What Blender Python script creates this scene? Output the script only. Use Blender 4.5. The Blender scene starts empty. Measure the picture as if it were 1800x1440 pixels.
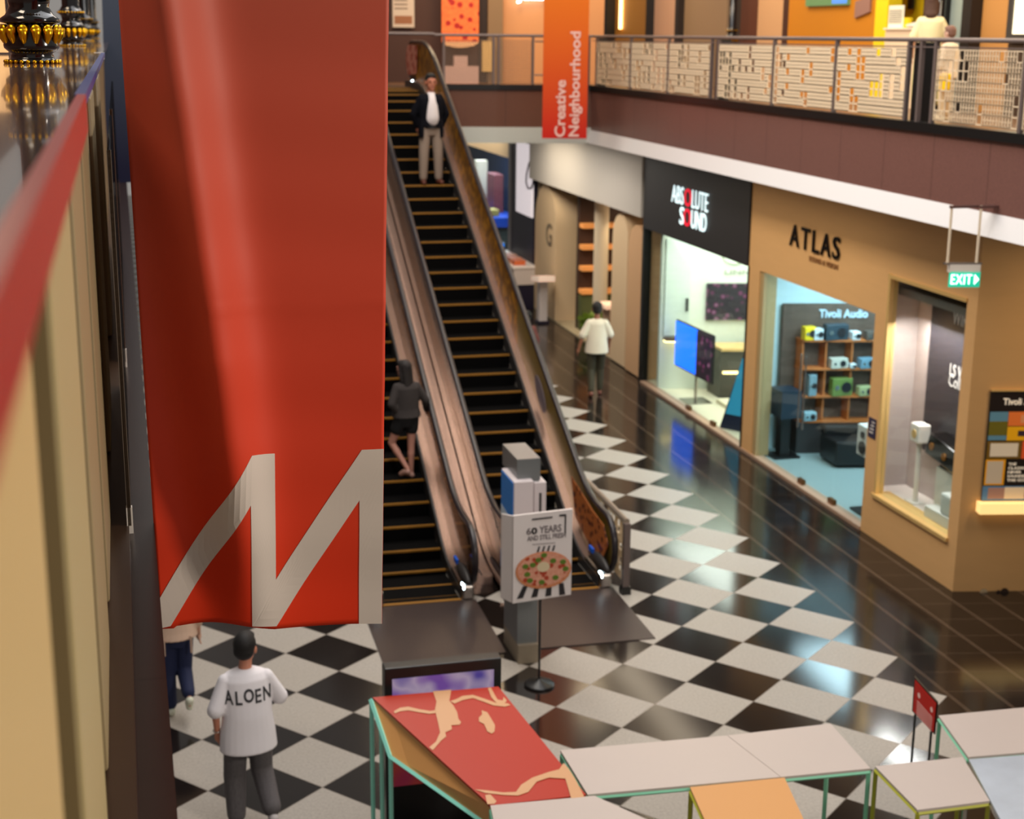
import bpy, bmesh, math, random
from mathutils import Vector, Matrix, noise
from mathutils.bvhtree import BVHTree
from mathutils.geometry import tessellate_polygon
random.seed(7)
S = bpy.context.scene
COL = S.collection
PI = math.pi

# ------------------------------------------------------------------ camera, world, lights, exposure
FPX, YAW, PITCH, ROLL = 2613.53, .2557171, .2467564, .0093310
CAM = Vector((0, 0, 6.8))
_cy, _sy = math.cos(YAW), math.sin(YAW)
FW = Vector((math.cos(PITCH)*_sy, math.cos(PITCH)*_cy, -math.sin(PITCH)))
_rt = Vector((_cy, -_sy, 0)); _up = _rt.cross(FW)
RT = _rt*math.cos(ROLL) + _up*math.sin(ROLL)
UP = -_rt*math.sin(ROLL) + _up*math.cos(ROLL)
cd = bpy.data.cameras.new('camera'); cam = bpy.data.objects.new('camera', cd); COL.objects.link(cam)
cam.matrix_world = Matrix(((RT.x, UP.x, -FW.x, CAM.x), (RT.y, UP.y, -FW.y, CAM.y), (RT.z, UP.z, -FW.z, CAM.z), (0, 0, 0, 1)))
cd.sensor_width = 36; cd.lens = FPX/1800*36; cd.clip_start = .02; cd.clip_end = 300
cd.dof.use_dof = True; cd.dof.focus_distance = 5.55; cd.dof.aperture_fstop = 3.6
S.camera = cam
S.view_settings.view_transform = 'Standard'; S.view_settings.look = 'None'
S.view_settings.gamma = 1; S.view_settings.exposure = -.30; S.view_settings.use_curve_mapping = False
W = bpy.data.worlds.new('hall'); S.world = W; W.use_nodes = True
W.node_tree.nodes['Background'].inputs[0].default_value = (1.0, .93, .86, 1)
W.node_tree.nodes['Background'].inputs[1].default_value = .34

def area(name, loc, size, power, col=(1, .85, .68), rot=(0, 0, 0), sy=None, spread=180):
    l = bpy.data.lights.new(name, 'AREA'); l.energy = power; l.color = col; l.size = size
    l.spread = math.radians(spread)
    if sy: l.shape = 'RECTANGLE'; l.size_y = sy
    o = bpy.data.objects.new(name, l); o.location = loc; o.rotation_euler = rot; COL.objects.link(o); return o
def aim(o, t): o.rotation_euler = (Vector(t)-o.location).to_track_quat('-Z', 'Y').to_euler(); return o
def spot(name, loc, power, col=(1, .8, .55), ang=70, rot=(0, 0, 0), r=.05, blend=.6):
    l = bpy.data.lights.new(name, 'SPOT'); l.energy = power; l.color = col; l.spot_size = math.radians(ang); l.spot_blend = blend; l.shadow_soft_size = r
    o = bpy.data.objects.new(name, l); o.location = loc; o.rotation_euler = rot; COL.objects.link(o); return o
# daylight from the hall roof and its big ceiling lamps, plus an added fill light for the banner
area('hall_roof_light', (4.5, 13, 15), 7, 1300, (.98, .98, 1.0), sy=16)
area('hall_roof_light', (8.2, 26, 15), 5, 480, (1, .86, .72), sy=9)
area('hall_wall_lamps', (2.9, 19, 11.6), 2.0, 1000, (1, .90, .78), rot=(0, math.radians(-45), 0), sy=12)
aim(area('banner_fill_light', (9.0, 1.9, 8.4), 1.1, 760, (1, .88, .76), sy=1.4), (.5, 5.5, 5.6))  # unseen light added to brighten the near banner from the right
area('soffit_lamp', (11.2, 13.6, 4.62), .6, 70, (1, .78, .5), sy=1.2)
area('soffit_lamp', (9.62, 43, 4.6), .3, 90, (1, .85, .62), sy=6)

# ------------------------------------------------------------------ measuring: image point -> point on a real plane
def ray(x, y): return FW + RT*((x-900)/FPX) + UP*((720-y)/FPX)
def atz(x, y, z=0.): d = ray(x, y); return CAM + d*((z-CAM.z)/d.z)
def atx(x, y, v): d = ray(x, y); return CAM + d*((v-CAM.x)/d.x)
def aty(x, y, v): d = ray(x, y); return CAM + d*((v-CAM.y)/d.y)
SK = -.20426      # cross walls of the hall run along (1, SK)
def atf(x, y, c): d = ray(x, y); return CAM + d*((c+SK*CAM.x-CAM.y)/(d.y-SK*d.x))

# ------------------------------------------------------------------ helpers
def lin(c):
    return tuple((v/255/12.92 if v/255 <= .04045 else ((v/255+.055)/1.055)**2.4) for v in c)
def mat(name, col, rough=.5, metal=0., spec=.5, emit=0., ecol=None, alpha=None, coat=0.):
    m = bpy.data.materials.new(name); m.use_nodes = True
    b = m.node_tree.nodes['Principled BSDF']; c = lin(col)
    b.inputs['Base Color'].default_value = (*c, 1); b.inputs['Roughness'].default_value = rough
    b.inputs['Metallic'].default_value = metal; b.inputs['Specular IOR Level'].default_value = spec
    b.inputs['Coat Weight'].default_value = coat
    if emit:
        b.inputs['Emission Color'].default_value = (*(lin(ecol) if ecol else c), 1); b.inputs['Emission Strength'].default_value = emit
    return m
def nt(m): return m.node_tree.nodes, m.node_tree.links, m.node_tree.nodes['Principled BSDF']
def N(m, t, **kw):
    n = m.node_tree.nodes.new(t)
    for k, v in kw.items(): setattr(n, k, v)
    return n
def math_(m, op, a, b=None, clamp=False):
    n = N(m, 'ShaderNodeMath', operation=op); n.use_clamp = clamp
    for i, v in enumerate((a, b)):
        if v is None: continue
        if isinstance(v, (int, float)): n.inputs[i].default_value = v
        else: m.node_tree.links.new(v, n.inputs[i])
    return n.outputs[0]
def mixc(m, fac, a, b):
    n = N(m, 'ShaderNodeMix', data_type='RGBA'); L = m.node_tree.links
    for i, v in ((0, fac), (6, a), (7, b)):
        if isinstance(v, (int, float)): n.inputs[i].default_value = v
        elif isinstance(v, tuple): n.inputs[i].default_value = (*v[:3], 1)
        else: L.new(v, n.inputs[i])
    return n.outputs[2]
def xyz(m, kind='Object'):
    t = N(m, 'ShaderNodeTexCoord'); s = N(m, 'ShaderNodeSeparateXYZ'); m.node_tree.links.new(t.outputs[kind], s.inputs[0]); return s.outputs, t.outputs[kind]
def noisy(m, base, amt=.15, scale=20, det=3, stretch=None, bump=0.):
    """gentle tonal variation of the surface itself"""
    nd, L, b = nt(m); n = N(m, 'ShaderNodeTexNoise'); n.inputs['Scale'].default_value = scale; n.inputs['Detail'].default_value = det
    t = N(m, 'ShaderNodeTexCoord')
    if stretch:
        mp = N(m, 'ShaderNodeMapping'); mp.inputs['Scale'].default_value = stretch; L.new(t.outputs['Object'], mp.inputs[0]); L.new(mp.outputs[0], n.inputs['Vector'])
    else: L.new(t.outputs['Object'], n.inputs['Vector'])
    c = lin(base); lo = tuple(v*(1-amt) for v in c); hi = tuple(min(1, v*(1+amt)) for v in c)
    L.new(mixc(m, n.outputs[0], lo, hi), b.inputs['Base Color'])
    if bump:
        bp = N(m, 'ShaderNodeBump'); bp.inputs['Strength'].default_value = bump; bp.inputs['Distance'].default_value = .01
        L.new(n.outputs[0], bp.inputs['Height']); L.new(bp.outputs[0], b.inputs['Normal'])
    return m
def glassmat(name, tint=(235, 245, 245), refl=.06, rough=.02):
    m = bpy.data.materials.new(name); m.use_nodes = True; nd = m.node_tree.nodes; L = m.node_tree.links
    nd.remove(nd['Principled BSDF']); out = nd['Material Output']
    tr = N(m, 'ShaderNodeBsdfTransparent'); tr.inputs[0].default_value = (*lin(tint), 1)
    gl = N(m, 'ShaderNodeBsdfGlossy'); gl.inputs['Roughness'].default_value = rough
    fr = N(m, 'ShaderNodeFresnel'); fr.inputs[0].default_value = 1.45
    f = math_(m, 'ADD', math_(m, 'MULTIPLY', fr.outputs[0], .08), refl)
    mx = N(m, 'ShaderNodeMixShader'); L.new(f, mx.inputs[0]); L.new(tr.outputs[0], mx.inputs[1]); L.new(gl.outputs[0], mx.inputs[2]); L.new(mx.outputs[0], out.inputs[0])
    return m

def tag(o, label=None, cat=None, group=None, kind=None):
    if label: o['label'] = label
    if cat: o['category'] = cat
    if group: o['group'] = group
    if kind: o['kind'] = kind
    return o
def thing(name, label, cat, loc=(0, 0, 0), group=None):
    o = bpy.data.objects.new(name, None); o.empty_display_size = .1; COL.objects.link(o); o.location = loc
    return tag(o, label, cat, group)
def wloc(p):
    v = Vector((0, 0, 0))
    while p is not None: v = v + p.location; p = p.parent
    return v
class MB:
    def __init__(s): s.v = []; s.f = []; s.mi = []; s.m = 0
    def face(s, idx): s.f.append(tuple(idx)); s.mi.append(s.m)
    def add(s, pts, faces):
        o = len(s.v); s.v += [tuple(p) for p in pts]
        for f in faces: s.face([i+o for i in f])
        return s
    def box(s, x0, x1, y0, y1, z0, z1):
        return s.hexa([(x0, y0, z0), (x1, y0, z0), (x1, y1, z0), (x0, y1, z0), (x0, y0, z1), (x1, y0, z1), (x1, y1, z1), (x0, y1, z1)])
    def cbox(s, cx, cy, cz, w, d, h): return s.box(cx-w/2, cx+w/2, cy-d/2, cy+d/2, cz-h/2, cz+h/2)
    def hexa(s, p): return s.add(p, [(3, 2, 1, 0), (4, 5, 6, 7), (0, 1, 5, 4), (1, 2, 6, 5), (2, 3, 7, 6), (3, 0, 4, 7)])
    def prism(s, poly, vec):
        """closed solid: polygon (3-D points) pushed along vec"""
        n = len(poly); vec = Vector(vec); a = [Vector(p) for p in poly]; o = len(s.v)
        s.v += [tuple(p) for p in a] + [tuple(p+vec) for p in a]
        if n <= 4: s.face([o+i for i in range(n)]); s.face([o+n+i for i in reversed(range(n))])
        else:
            for t in tessellate_polygon([a]): s.face([o+t[0], o+t[1], o+t[2]]); s.face([o+n+t[2], o+n+t[1], o+n+t[0]])
        for i in range(n): j = (i+1) % n; s.face([o+j, o+i, o+n+i, o+n+j])
        return s
    def skew(s, x0, x1, c0, c1, z0, z1):
        """box whose front and back follow the hall's cross direction: y = c + SK*x"""
        return s.hexa([(x0, c0+SK*x0, z0), (x1, c0+SK*x1, z0), (x1, c1+SK*x1, z0), (x0, c1+SK*x0, z0), (x0, c0+SK*x0, z1), (x1, c0+SK*x1, z1), (x1, c1+SK*x1, z1), (x0, c1+SK*x0, z1)])
    def lathe(s, prof, c=(0, 0, 0), n=24, cap=True):
        o = len(s.v); k = len(prof)
        for r, z in prof:
            for i in range(n): a = 2*PI*i/n; s.v.append((c[0]+r*math.cos(a), c[1]+r*math.sin(a), c[2]+z))
        for j in range(k-1):
            for i in range(n): i2 = (i+1) % n; s.face([o+j*n+i, o+j*n+i2, o+(j+1)*n+i2, o+(j+1)*n+i])
        if cap: s.face([o+i for i in reversed(range(n))]); s.face([o+(k-1)*n+i for i in range(n)])
        return s
    def tube(s, path, r, n=8, rz=None, closed=False):
        """tube along a path; r may be a list; rz flattens"""
        P = [Vector(p) for p in path]; o = len(s.v); k = len(P); R = r if isinstance(r, (list, tuple)) else [r]*k
        prev = None
        for j, p in enumerate(P):
            if closed: t = (P[(j+1) % k]-P[j-1]).normalized()
            else: t = (P[min(j+1, k-1)]-P[max(j-1, 0)]).normalized()
            if prev is None:
                u = t.cross(Vector((0, 0, 1)))
                if u.length < .1: u = t.cross(Vector((1, 0, 0)))
            else: u = prev - t*prev.dot(t)
            u.normalize(); prev = u; w = t.cross(u)
            for i in range(n):
                a = 2*PI*i/n; s.v.append(tuple(p + u*(math.cos(a)*R[j]) + w*(math.sin(a)*(R[j]*(rz or 1)))))
        for j in range(k if closed else k-1):
            j2 = (j+1) % k
            for i in range(n): i2 = (i+1) % n; s.face([o+j*n+i, o+j*n+i2, o+j2*n+i2, o+j2*n+i])
        if not closed: s.face([o+i for i in reversed(range(n))]); s.face([o+(k-1)*n+i for i in range(n)])
        return s
    def bar(s, a, b, w=.02): 
        """square bar"""
        return s.tube([a, b], w*.707, 4)
    def ell(s, c, rx, ry, rz, n=16, m=10, yaw=0, tilt=0):
        o = len(s.v); R = Matrix.Rotation(yaw, 3, 'Z') @ Matrix.Rotation(tilt, 3, 'X')
        for j in range(m+1):
            t = PI*j/m
            for i in range(n):
                a = 2*PI*i/n; q = R @ Vector((rx*math.sin(t)*math.cos(a), ry*math.sin(t)*math.sin(a), rz*math.cos(t))); s.v.append((c[0]+q.x, c[1]+q.y, c[2]+q.z))
        for j in range(m):
            for i in range(n): i2 = (i+1) % n; s.face([o+j*n+i, o+(j+1)*n+i, o+(j+1)*n+i2, o+j*n+i2])
        return s
    def loft(s, rings, n=20):
        """rings: (centre, rx, ry, yaw[, tilt]) stacked ellipses"""
        o = len(s.v); k = len(rings)
        for rg in rings:
            c, rx, ry = Vector(rg[0]), rg[1], rg[2]; yaw = rg[3] if len(rg) > 3 else 0; tl = rg[4] if len(rg) > 4 else 0
            R = Matrix.Rotation(yaw, 3, 'Z') @ Matrix.Rotation(tl, 3, 'X')
            for i in range(n): a = 2*PI*i/n; s.v.append(tuple(c + R @ Vector((rx*math.cos(a), ry*math.sin(a), 0))))
        for j in range(k-1):
            for i in range(n): i2 = (i+1) % n; s.face([o+j*n+i, o+j*n+i2, o+(j+1)*n+i2, o+(j+1)*n+i])
        s.face([o+i for i in reversed(range(n))]); s.face([o+(k-1)*n+i for i in range(n)]); return s
    def cap(s, pts, rs, n=12):
        """rounded limb through joints"""
        for i in range(len(pts)-1):
            a, b = Vector(pts[i]), Vector(pts[i+1]); s.tube([a, b], [rs[i], rs[i+1]], n)
        for p, r in zip(pts, rs): s.ell(p, r, r, r, n, 8)
        return s
    def build(s, name, mats, parent=None, smooth=False, bevel=0., local=False, remesh=0., sm=0):
        me = bpy.data.meshes.new(name); off = wloc(parent) if (parent is not None and not local) else Vector((0, 0, 0))
        me.from_pydata([(v[0]-off.x, v[1]-off.y, v[2]-off.z) for v in s.v], [], s.f)
        for m in (mats if isinstance(mats, (list, tuple)) else [mats]): me.materials.append(m)
        for p, mi in zip(me.polygons, s.mi): p.material_index = mi
        o = bpy.data.objects.new(name, me); COL.objects.link(o)
        if parent is not None: o.parent = parent
        if remesh:
            md = o.modifiers.new('r', 'REMESH'); md.mode = 'VOXEL'; md.voxel_size = remesh; md.use_smooth_shade = True
            if sm: m2 = o.modifiers.new('s', 'SMOOTH'); m2.iterations = sm; m2.factor = .5
            bake(o)
        else:
            bm = bmesh.new(); bm.from_mesh(me); bmesh.ops.recalc_face_normals(bm, faces=bm.faces); bm.to_mesh(me); bm.free()
            if smooth:
                for p in me.polygons: p.use_smooth = True
                if smooth != 'all':
                    try: me.set_sharp_from_angle(angle=math.radians(40))
                    except Exception: pass
            if bevel:
                md = o.modifiers.new('bevel', 'BEVEL'); md.width = bevel; md.segments = 2; md.limit_method = 'ANGLE'
        return o
def bake(o):
    dg = bpy.context.evaluated_depsgraph_get(); dg.update(); ev = o.evaluated_get(dg)
    me = bpy.data.meshes.new_from_object(ev); mats = [m for m in o.data.materials]
    o.modifiers.clear(); o.data = me
    if not me.materials:
        for m in mats: me.materials.append(m)
    for p in me.polygons: p.use_smooth = True
def struct(o): o['kind'] = 'structure'; return o
_fc = {}
def textmesh(s, w=None, h=None, bold=0., depth=.01, spacing=1., align='CENTER', res=3):
    cu = bpy.data.curves.new('t', 'FONT'); cu.body = s; cu.size = 1; cu.extrude = .5; cu.offset = bold; cu.resolution_u = res; cu.space_character = spacing; cu.align_x = align; cu.space_line = .95
    o = bpy.data.objects.new('t', cu); COL.objects.link(o)
    dg = bpy.context.evaluated_depsgraph_get(); dg.update(); me = bpy.data.meshes.new_from_object(o.evaluated_get(dg))
    bpy.data.objects.remove(o)
    xs = [v.co.x for v in me.vertices]; ys = [v.co.y for v in me.vertices]
    cx, cy = (max(xs)+min(xs))/2, (max(ys)+min(ys))/2; sx = max(xs)-min(xs); sy = max(ys)-min(ys)
    kx = w/sx if w else h/sy; ky = h/sy if h else kx
    vs = [((v.co.x-cx)*kx, (v.co.y-cy)*ky, v.co.z*depth) for v in me.vertices]; fs = [tuple(p.vertices) for p in me.polygons]
    bpy.data.meshes.remove(me); return vs, fs
def text(s, o, right, up, m, name='lettering', parent=None, w=None, h=None, bold=.01, depth=.01, spacing=1., build=True, mb=None):
    vs, fs = textmesh(s, w, h, bold, depth, spacing)
    r = Vector(right).normalized(); u = Vector(up).normalized(); n = r.cross(u); o = Vector(o)
    b = mb or MB(); b.add([o + r*v[0] + u*v[1] + n*v[2] for v in vs], fs)
    if mb: return None
    return b.build(name, m, parent)
def copy_tree(o, parent=None):
    c = o.copy(); COL.objects.link(c)
    if parent is not None: c.parent = parent
    for ch in o.children: copy_tree(ch, c)
    return c

# ------------------------------------------------------------------ materials
M = {}
M['white'] = mat('white_paint', (228, 222, 214), .45)
M['black'] = mat('black_satin', (18, 17, 18), .35)
M['blackgloss'] = mat('black_lacquer', (8, 7, 8), .12, coat=.5)
M['darkgrey'] = mat('dark_grey', (52, 50, 50), .4)
M['steel'] = mat('brushed_steel', (190, 185, 180), .25, metal=1)
M['deck'] = noisy(mat('escalator_deck_steel', (200, 165, 148), .24, metal=.75), (206, 172, 156), .12, 3)
M['alu'] = mat('aluminium', (150, 138, 128), .38, metal=.8)
M['railgrey'] = mat('railing_grey_paint', (118, 104, 100), .4, metal=.3)
M['mesh'] = mat('railing_mesh_cream', (240, 218, 186), .5)
M['glass'] = glassmat('window_glass', (244, 250, 250), .0)
M['glassdk'] = glassmat('balustrade_glass', (150, 140, 130), .16, .04)
M['tan'] = noisy(mat('tan_wall', (212, 166, 110), .6), (212, 166, 110), .05, 2, stretch=(1, 1, 6))
M['goldtrim'] = mat('pale_brass_trim', (226, 188, 120), .35, metal=.3)
M['gold'] = mat('gold_leaf', (232, 176, 30), .28, metal=1)
M['orange'] = mat('orange_wall', (214, 128, 12), .6)
M['yellow'] = mat('yellow_wall', (240, 206, 10), .5)
M['beige'] = mat('beige_plaster', (206, 178, 140), .7)
M['cream'] = mat('cream_plaster', (212, 198, 172), .6)
M['navy'] = mat('navy_panel', (24, 20, 44), .45)
M['wood'] = noisy(mat('orange_wood', (180, 105, 50), .5), (180, 105, 50), .3, 6, stretch=(1, 1, 12))
M['yellowline'] = mat('step_yellow', (146, 98, 18), .6)
M['step'] = mat('step_black', (4, 3, 3), .7, spec=.08)
M['skin'] = mat('skin', (200, 140, 110), .5)
M['hair'] = mat('hair_black', (16, 12, 11), .45)
M['lamp'] = mat('lamp_glow', (255, 240, 215), .4, emit=7)
M['coollamp'] = mat('cool_lamp_glow', (225, 248, 255), .4, emit=14)
M['red'] = mat('banner_red', (196, 44, 14), .5)

# floor: black and white stone laid as diamonds, plain black stone with pale joints along the shops
def floor_mat():
    m = mat('checkered_stone', (20, 18, 18), .1); nd, L, b = nt(m); (x, y, z), co = xyz(m)
    ea = (.51704, -.61893); eb = (.51742, .43916); ox, oy = 6.15605, 15.46606; det = ea[0]*eb[1]-ea[1]*eb[0]
    dx = math_(m, 'SUBTRACT', x, ox); dy = math_(m, 'SUBTRACT', y, oy)
    i = math_(m, 'ADD', math_(m, 'MULTIPLY', dx, eb[1]/det), math_(m, 'MULTIPLY', dy, -eb[0]/det))
    j = math_(m, 'ADD', math_(m, 'MULTIPLY', dx, -ea[1]/det), math_(m, 'MULTIPLY', dy, ea[0]/det))
    fi = math_(m, 'FLOOR', i); fj = math_(m, 'FLOOR', j); sm = math_(m, 'ADD', fi, fj)
    par = math_(m, 'FRACT', math_(m, 'MULTIPLY', math_(m, 'ADD', sm, 400), .5))
    even = math_(m, 'LESS_THAN', par, .25); inside = math_(m, 'LESS_THAN', sm, 2.5)
    white = math_(m, 'MULTIPLY', even, inside)
    n1 = N(m, 'ShaderNodeTexNoise'); n1.inputs['Scale'].default_value = 38; n1.inputs['Detail'].default_value = 4; L.new(co, n1.inputs['Vector'])
    n2 = N(m, 'ShaderNodeTexNoise'); n2.inputs['Scale'].default_value = 1.3; L.new(co, n2.inputs['Vector'])
    w1 = mixc(m, n1.outputs[0], lin((138, 132, 126)), lin((196, 190, 182)))
    w2 = mixc(m, math_(m, 'MULTIPLY', n2.outputs[0], .35), w1, lin((164, 152, 136)))
    blk = mixc(m, n2.outputs[0], lin((20, 16, 15)), lin((34, 27, 24)))
    # joints
    def near(v, w): # distance of v to nearest integer < w
        f = math_(m, 'FRACT', math_(m, 'ADD', v, .5)); return math_(m, 'LESS_THAN', math_(m, 'ABSOLUTE', math_(m, 'SUBTRACT', f, .5)), w)
    jc = math_(m, 'MULTIPLY', math_(m, 'MAXIMUM', near(i, .008), near(j, .008)), inside)
    u = math_(m, 'DIVIDE', math_(m, 'SUBTRACT', x, 8.26), .5)
    uu = math_(m, 'MAXIMUM', near(math_(m, 'SUBTRACT', u, .02), .010), near(math_(m, 'ADD', u, .03), .010))
    c = math_(m, 'DIVIDE', math_(m, 'SUBTRACT', math_(m, 'SUBTRACT', y, math_(m, 'MULTIPLY', x, SK)), 18.39), .515)
    cc = math_(m, 'MULTIPLY', near(c, .012), .45)
    side = math_(m, 'GREATER_THAN', x, 8.2)
    jl = math_(m, 'MULTIPLY', math_(m, 'MAXIMUM', uu, cc), side)
    col = mixc(m, white, blk, w2); col = mixc(m, math_(m, 'MULTIPLY', jc, .55), col, lin((110, 100, 90)))
    col = mixc(m, math_(m, 'MULTIPLY', jl, .6), col, lin((120, 100, 84)))
    L.new(col, b.inputs['Base Color'])
    r = math_(m, 'ADD', math_(m, 'MULTIPLY', white, .30), .13); L.new(r, b.inputs['Roughness'])
    L.new(math_(m, 'SUBTRACT', .4, math_(m, 'MULTIPLY', white, .2)), b.inputs['Specular IOR Level'])
    return m
M['floor'] = floor_mat()
def granite(name, base, jw, axis='y', rough=.25, joint=(60, 40, 38), off=0.):
    m = mat(name, base, rough); nd, L, b = nt(m); o, co = xyz(m)
    n = N(m, 'ShaderNodeTexNoise'); n.inputs['Scale'].default_value = 45; n.inputs['Detail'].default_value = 5; L.new(co, n.inputs['Vector'])
    c = lin(base); col = mixc(m, n.outputs[0], tuple(v*.75 for v in c), tuple(v*1.25 for v in c))
    a = o[1] if axis == 'y' else o[0]
    f = math_(m, 'FRACT', math_(m, 'DIVIDE', math_(m, 'ADD', a, off+50), jw)); j = math_(m, 'LESS_THAN', f, .012/jw)
    L.new(mixc(m, math_(m, 'MULTIPLY', j, .7), col, lin(joint)), b.inputs['Base Color']); return m
M['granite'] = granite('brown_granite', (122, 84, 76), 1.2, rough=.35)
M['granitex'] = granite('brown_granite_cross', (104, 66, 50), 1.2, 'x', rough=.35)
M['ledge'] = granite('polished_brown_granite', (44, 31, 26), 1.01, rough=.24, joint=(30, 20, 16), off=.47)

# ================================================================== SETTING
struct(MB().box(-9, 32, -3, 66, -.3, 0).build('floor', M['floor']))
XW = 9.92; XF = 9.32; ZU = 5.72; CF = 31.4
yfar = lambda x, c=CF: c+SK*x
# upper floor slabs: right-hand gallery and the gallery across the far end
b = MB(); b.hexa([(XF+.03, -3, 4.75), (32, -3, 4.75), (32, 66, 4.75), (XF+.03, 66, 4.75), (XF+.03, -3, ZU), (32, -3, ZU), (32, 66, ZU), (XF+.03, 66, ZU)])
struct(b.build('ceiling_right_gallery', mat('gallery_floor', (120, 90, 66), .3)))
b = MB(); b.hexa([(1.5, yfar(1.5)+.03, 4.75), (XF, yfar(XF)+.03, 4.75), (XF, 66, 4.75), (1.5, 66, 4.75), (1.5, yfar(1.5)+.03, ZU), (XF, yfar(XF)+.03, ZU), (XF, 66, ZU), (1.5, 66, ZU)])
struct(b.build('ceiling_far_gallery', mat('gallery_floor_far', (110, 80, 58), .3)))
yc = yfar(XF)
struct(MB().box(XF, XF+.03, -3, yc, 4.93, 5.72).build('wall_gallery_fascia_right', M['granite']))
struct(MB().box(XF-.05, XF+.12, -3, yc, 5.72, 5.83).build('trim_gallery_kerb_right', M['black']))
struct(MB().hexa([(XF-.10, -3, 4.68), (XF+.12, -3, 4.68), (XF+.12, yc, 4.68), (XF-.10, yc, 4.68), (XF-.01, -3, 4.93), (XF+.12, -3, 4.93), (XF+.12, yc, 4.93), (XF-.01, yc, 4.93)]).build('trim_white_band_right', mat('white_band_paint', (238, 236, 236), .35)))
b = MB(); b.hexa([(1.5, yfar(1.5), 4.98), (XF, yc, 4.98), (XF, yc+.03, 4.98), (1.5, yfar(1.5)+.03, 4.98), (1.5, yfar(1.5), 5.72), (XF, yc, 5.72), (XF, yc+.03, 5.72), (1.5, yfar(1.5)+.03, 5.72)])
struct(b.build('wall_gallery_fascia_far', M['granitex']))
struct(MB().skew(5.98, XF+.05, CF-.05, CF+.12, 5.72, 5.83).build('trim_gallery_kerb_far', M['black']))
struct(MB().skew(1.5, XF+.05, CF-.02, CF+.1, 4.66, 4.98).build('trim_white_band_far', mat('pale_band', (196, 198, 190), .5)))

# --- Atlas shop walls (right)
TW = .14
b = MB()
b.box(XW, XW+TW, 15.89, 22.58, 3.73, 4.75)      # above
b.box(XW, XW+TW, 18.24, 22.14, 3.13, 3.73); b.box(XW, XW+TW, 15.89, 15.98, 0, 3.73)
b.box(XW, XW+TW, 15.98, 17.92, 0, .64); b.box(XW, XW+TW, 17.92, 18.24, 0, 3.73); b.box(XW, XW+TW, 22.14, 22.58, 0, 3.73)
struct(b.build('wall_right_shopfront', M['tan']))
CT = 15.75-SK*XW
b = MB(); b.hexa([(XW, 15.75, 0), (14, CT+SK*14, 0), (14, CT+SK*14+.14, 0), (XW, 15.89, 0), (XW, 15.75, 4.75), (14, CT+SK*14, 4.75), (14, CT+SK*14+.14, 4.75), (XW, 15.89, 4.75)])
struct(b.build('wall_front_shop_return', M['tan']))
# window reveals
b = MB(); b.box(XW-.015, XW+.10, 17.86, 17.92, .62, 3.74); b.box(XW-.02, XW+.14, 15.97, 17.93, 3.68, 3.73); b.box(XW-.04, XW+.25, 15.95, 17.95, .60, .65); 
struct(b.build('trim_display_window', M['goldtrim']))
b = MB(); b.box(XW+.02, XW+.25, 22.0, 22.14, .05, 3.13)
struct(b.build('trim_shop_window', mat('trim_olive', (172, 148, 104), .5)))
struct(MB().box(XW-.02, XW+.16, 18.24, 27.72, 0, .05).build('trim_shop_threshold', mat('threshold', (170, 140, 118), .35)))
# glazing (with parts)
w = thing('window_1', None, None, (XW+.08, 20, 0)); struct(w)
for a, c in ((18.25, 19.3), (19.32, 20.35), (20.37, 21.2), (21.22, 22.0)):
    MB().box(XW+.075, XW+.085, a, c, .06, 3.13).build('glass_pane', M['glass'], w)
w2 = thing('window_2', None, None, (XW+.06, 17, .65)); struct(w2); MB().box(XW+.05, XW+.06, 16., 17.86, .65, 3.7).build('glass_pane', M['glass'], w2)
w3 = thing('window_3', None, None, (XW+.08, 25, 0)); struct(w3)
for a, c in ((22.62, 24.0), (24.02, 25.2), (25.22, 26.3), (26.32, 27.68)):
    MB().box(XW+.075, XW+.085, a, c, .06, 3.14).build('glass_pane', M['glass'], w3)
b = MB()
for yy in (19.31, 20.36, 24.01, 25.21):
    b.box(XW+.05, XW+.11, yy-.09, yy+.09, .05, .13)
struct(b.build('trim_glass_door_patches', mat('brass_patch', (120, 84, 50), .35, metal=.7)))
hd = M['steel']
for yy in (20.28, 20.44):
    o = MB().tube([(XW-.0, yy, .95), (XW-.0, yy, 2.1)], .016, 8).build('door_pull', hd, w)

# --- interiors: Atlas showroom
FI = mat('showroom_floor', (140, 158, 158), .35); WI = mat('showroom_wall', (196, 222, 226), .6)
struct(MB().box(XW+.16, 15.5, 18.3, 22.5, -.01, .015).build('floor_showroom', FI))
struct(MB().box(XW+.14, 15.5, 22.50, 22.62, 0, 3.5).build('wall_showroom_side', WI))
struct(MB().box(13.9, 14.0, 18.0, 22.5, 0, 3.5).build('wall_showroom_back', mat('showroom_back', (70, 84, 90), .6)))
struct(MB().box(XW+.31, 15.5, 15.92, 22.5, 3.4, 3.5).build('ceiling_showroom', mat('showroom_ceiling', (150, 150, 150), .7)))
struct(MB().box(11.2, 14, 18.0, 18.12, 0, 3.4).build('wall_showroom_near', WI))
area('showroom_light', (11.4, 20.2, 3.36), 1.6, 260, (.68, .90, 1), sy=3)
# --- display window box beside it
struct(MB().box(XW+.14, 10.62, 15.93, 18.26, .60, .645).build('floor_display_window', mat('display_floor', (226, 214, 206), .4)))
struct(MB().box(10.56, 10.62, 15.93, 18.24, .645, 3.72).build('wall_display_back', mat('display_back', (190, 176, 172), .6)))
struct(MB().box(XW+.14, 10.56, 18.2, 18.26, .6, 3.72).build('wall_display_side', mat('display_side', (176, 164, 160), .5)))
area('display_light', (10.25, 17.1, 3.08), .3, 75, (1, .9, .86), sy=1.6)
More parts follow.
